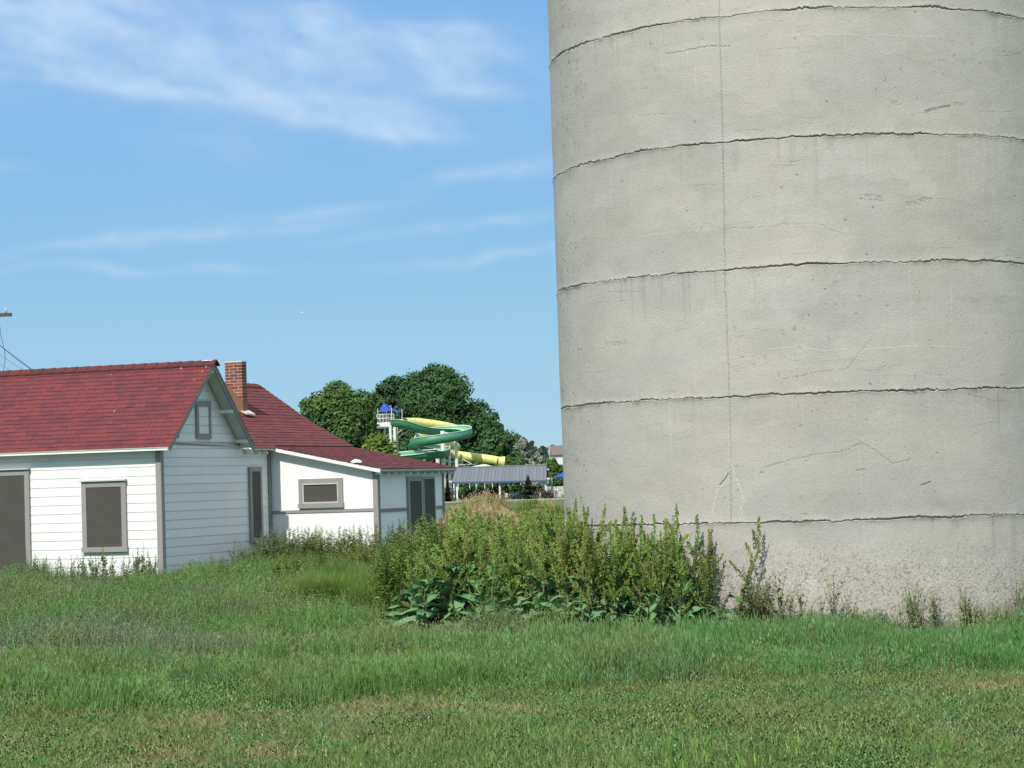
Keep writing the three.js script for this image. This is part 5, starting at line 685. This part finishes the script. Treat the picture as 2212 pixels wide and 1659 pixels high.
{
  const foli = (r, g, b) => new THREE.MeshPhysicalMaterial({ color: new THREE.Color().setRGB(r, g, b), roughness: 1, specularIntensity: .25, vertexColors: true, side: THREE.DoubleSide });
  const docks = [1, 2, 3, 4, 5, 6].map(s => dock(s, { leaves: 15, leafTop: .72, size: 1.15, spikes: 6, seeds: 60 })), leafy = [13, 14, 15].map(s => dock(s, { leaves: 14, leafTop: .85, size: 1.55, spikes: 0, seeds: 30 })), thin = [7, 8, 9, 10].map(s => dock(s, { leaves: 10, leafTop: .7, size: .8, spikes: 7, seeds: 65 }));
  const topLine = x => { const p = [[880, 1215], [920, 1165], [960, 1110], [1000, 1100], [1060, 1112], [1120, 1118], [1180, 1112], [1240, 1098], [1270, 1130], [1290, 1105], [1340, 1092], [1370, 1125], [1400, 1165], [1440, 1125], [1470, 1165], [1515, 1106], [1550, 1185], [1590, 1230]]; for (let i = 0; i < p.length - 1; i++) if (x <= p[i + 1][0]) return lerp(p[i][1], p[i + 1][1], clamp((x - p[i][0]) / (p[i + 1][0] - p[i][0]))); return 1240; };
  const r = rng(55), front = [], right = [], wall = [];
  const heightAt = (q, yTop, px) => { const d = pixRay(px, yTop); return EYE + d.y / -d.z * -q.z - groundAt(q.x, q.z); };
  for (let i = 0; i < 92; i++) { const px = 905 + 350 * r(), py = 1292 + 52 * r(), q = atG(px, py); if (inSilo(q.x, q.z, .1)) continue; const low = sst(1325, 1344, py); front.push([q.x, q.z, heightAt(q, topLine(px) + 6 + 110 * r() * r() + low * 110 * r(), px), 1.15]); }
  const bySilo = (px, off) => { const [s] = siloHit(px, 1300), a = s / SILO.R + SILO.c, d = SILO.R + off; return V3(SILO.x + Math.sin(a) * d, 0, SILO.z + Math.cos(a) * d); };
  for (let i = 0; i < 78; i++) { const px = 1236 + 318 * r(), q = bySilo(px, .14 + .75 * r()); right.push([q.x, q.z, heightAt(q, topLine(px) + 95 * r() * r() * (r() < .25 ? 0 : 1.4), px), .95]); }
  const lowL = []; for (let i = 0; i < 54; i++) { const px = 905 + 350 * r(), py = 1308 + 36 * r(), q = atG(px, py); if (!inSilo(q.x, q.z, .2)) lowL.push([q.x, q.z, .40 + .5 * r() * sst(1346, 1318, py) + .12 * r(), 1]); } for (let i = 0; i < 16; i++) { const q = bySilo(1240 + 300 * r(), .75 + .35 * r()); lowL.push([q.x, q.z, .34 + .32 * r(), 1]); }
  plantField(leafy, 'low dock weed of broad wavy leaves along the front of the clump', 'weed', 'low leafy docks before the clump', lowL, 11);
  const mixed = []; for (let i = 0; i < 46; i++) { const px = 900 + 340 * r(), q = atG(px, 1290 + 44 * r()); if (!inSilo(q.x, q.z, .15)) mixed.push([q.x, q.z, heightAt(q, topLine(px) + 4 + 110 * r() * r(), px), .9]); } for (let i = 0; i < 26; i++) { const px = 1240 + 310 * r(), q = bySilo(px, .2 + .6 * r()); mixed.push([q.x, q.z, heightAt(q, topLine(px) + 140 * r() * r(), px), .8]); }
  plantField(docks, 'leafy dock weed with olive seed spikes in the clump beside the silo', 'weed', 'dock weeds clumped beside the silo', front, 1);
  plantField(thin, 'tall slim dock weed with yellowish seed spikes against the silo wall', 'weed', 'slim dock weeds against the silo', right, 2);
  // one leaning by itself
  { const q = bySilo(1606, .3), c = dock(23, { leaves: 7, leafTop: .62, size: .7, spikes: 6, seeds: 60, lean: .30 }); const h = heightAt(q, 1140, 1640); c.name = numbered('leaning_dock'); c.position.set(q.x, groundAt(q.x, q.z), q.z); c.scale.setScalar(h); info(c, 'single dock weed leaning away from the clump over bare concrete', 'weed'); scene.add(c); }
  // mass of feathery weeds behind, up to the mounds
  const feather = [31, 32, 33, 34].map(s => goosefoot(s, { name: 'goosefoot_weed', branches: 9, leaves: 420, leaf: .075, rise: .45, slim: .22, droop: .3, spread: 1.1, mat: foli(...[[.20, .30, .072], [.17, .285, .068], [.225, .30, .075], [.18, .295, .075]][s - 31]) }));
  plantField(feather, 'airy branching goosefoot weed growing among the docks', 'weed', 'goosefoot weeds among the docks', mixed, 12);
  const back = []; for (let i = 0; i < 210; i++) { const px = 815 + 400 * r(), Z = 30 + 10.5 * r(), q = atZ(px, 1200, Z); if (inSilo(q.x, q.z, .15) || inHouse(q.x, q.z, .15)) continue; const g = groundAt(q.x, q.z), yT = lerp(1104, 1094, r()) + 60 * sst(930, 830, px) + 46 * r(); const h = Math.min(1.45, heightAt(q, yT, px)); if (h > .25) back.push([q.x, q.z, h, .95]); }
  plantField(feather, 'feathery olive green goosefoot weed before the dirt mounds', 'weed', 'feathery weeds before the mounds', back, 3);
  // slim grey green weeds along the house walls
  const slim = [41, 42, 43, 44].map(s => goosefoot(s, { name: 'slender_weed', branches: 5, leaves: 170, leaf: .11, rise: .7, slim: .11, droop: .5, spread: .75, mat: foli(...[[.185, .265, .12], [.165, .25, .112], [.21, .275, .11], [.18, .26, .13]][s - 41]) }));
  const fr = [], sd = [], sh = []; for (let i = 0; i < 44; i++) { const u = -2.75 + 2.9 * r(), v = -.22 - .5 * r(), [x, z] = houseWorld(u, v); fr.push([x, z, .55 + .42 * r() * (.5 + .5 * n2(u * 2.2, 4)), .75]); }
  plantField(slim, 'slender grey green weed before the boarded front window', 'weed', 'weeds along the front wall', fr, 4);
  for (let i = 0; i < 70; i++) { const v = .2 + 4.4 * r(), u = .25 + .9 * r(), [x, z] = houseWorld(u, v); sd.push([x, z, .15 + (.30 + .6 * r()) * (.6 + .45 * sst(.5, 3.6, v)), .85]); }
  plantField(slim, 'slender weed along the shaded gable wall', 'weed', 'weeds along the gable wall', sd, 5);
  for (let i = 0; i < 110; i++) { const u = .25 + 2.6 * r(), v = 4.5 - 1.9 * r() * r(), [x, z] = houseWorld(u, v); sh.push([x, z, .62 + .48 * r(), .9]); }
  const yellowish = [51, 52, 53].map(s => goosefoot(s, { name: 'yellow_weed', branches: 8, leaves: 330, leaf: .08, rise: .45, slim: .2, droop: .3, spread: 1.0, mat: foli(...[[.26, .29, .065], [.22, .275, .065], [.19, .255, .065]][s - 51]) }));
  plantField([...slim, ...yellowish], 'tall weed before the low white shed wall', 'weed', 'weeds along the shed wall', sh, 6);
  const ye = []; for (let i = 0; i < 85; i++) { const px = 395 + 470 * r(), Z = 40.5 + 4.5 * r(), q = atZ(px, 1240, Z); if (inHouse(q.x, q.z, .2)) continue; ye.push([q.x, q.z, .42 + .30 * r() * sst(380, 620, px) + .12 * sst(560, 800, px), 1.15]); }
  plantField(yellowish, 'yellowish green weed in the row before the gable and shed', 'weed', 'yellowish weeds before the house', ye, 7);
  // soft bright bushes
  const ko = [61, 62, 63].map(s => { const q = rng(s), t = new THREE.Group(); t.name = 'kochia_bush'; const pos = [], col = []; for (let i = 0; i < 2600; i++) { const a = q() * 6.283, e = Math.sqrt(q()) * .62, L = .75 * (.5 + .5 * q()) * (1 - .35 * e), x = Math.cos(a) * e * .35, z = Math.sin(a) * e * .35, tx = Math.cos(a) * e * .95, tz = Math.sin(a) * e * .95, f = q() * 6.283, w = .006, s0 = q() * .6, ax = lerp(x, tx, s0), az = lerp(z, tz, s0), bx = tx + (q() - .5) * .16, bz = tz + (q() - .5) * .16; const kk = .75 + .5 * q(); for (let j = 0; j < 3; j++) col.push(kk, kk, kk); for (const p of [[ax - Math.cos(f) * w, L * s0, az - Math.sin(f) * w], [ax + Math.cos(f) * w, L * s0, az + Math.sin(f) * w], [bx, L + .12 * q(), bz]]) pos.push(...p); } mesh('foliage', soup(pos, col), foli(...[[.125, .235, .045], [.115, .215, .05], [.145, .24, .05]][s - 61]), t); mesh('stem', rod(V3(0, 0, 0), V3(0, .4, 0), .012, .005, 6), stemMat, t); return t; });
  const kb = []; for (let i = 0; i < 17; i++) { const px = 655 + 225 * r(), py = 1278 + 34 * r(), q = atG(px, py); kb.push([q.x, q.z, .70 + .28 * r(), 1.0]); }
  plantField(ko, 'soft bright green feathery bush before the shed weeds', 'bush', 'soft bright green bushes', kb, 8);
  // wiry mustard at the foot of the silo
  const mu = [71, 72, 73].map(s => goosefoot(s, { name: 'mustard_weed', branches: 8, leaves: 130, leaf: .10, rise: .5, slim: .18, droop: .1, spread: 1.35, mat: foli(...[[.25, .27, .085], [.21, .26, .085], [.16, .23, .075]][s - 71]) }));
  const mf = []; for (let i = 0; i < 92; i++) { const a = SILO.c + lerp(-.55, .75, r()), d = SILO.R + .10 + .45 * r(), x = SILO.x + Math.sin(a) * d, z = SILO.z + Math.cos(a) * d; const k = fbm((a - SILO.c) * 7 + 3, 5, 2); mf.push([x, z, .36 + .45 * r() * sst(.3, .65, k), .9]); }
  plantField(mu, 'wiry yellowish weed at the foot of the silo wall', 'weed', 'wiry weeds at the foot of the silo', mf, 9);
  // dark broad seedlings in the grass
  const sdl = new THREE.Group(); sdl.name = 'broadleaf_seedling'; { const q = rng(9); mesh('stem', rod(V3(0, 0, 0), V3(.01, .22, 0), .006, .004, 5), stemMat, sdl); for (let i = 0; i < 6; i++) { const m = mesh('leaf', dockLeaf[i % 4], dockMat[0], sdl), s = .10 + .05 * q(); m.scale.setScalar(s); m.position.set(0, .1 + .022 * i, 0); m.rotation.y = i * 2.2; } }
  const sp = [[432, 1275], [418, 1262], [455, 1418], [432, 1422], [478, 1430], [445, 1404], [1260, 1298], [395, 1425]].map(p => { const q = atG(...p); return [q.x, q.z,   .7 + .3 * r()]; });
  plantField([sdl], 'dark broad leaved seedling standing alone in the grass', 'weed', 'dark seedlings in the grass', sp, 10);
}
renderer.render(scene, camera);
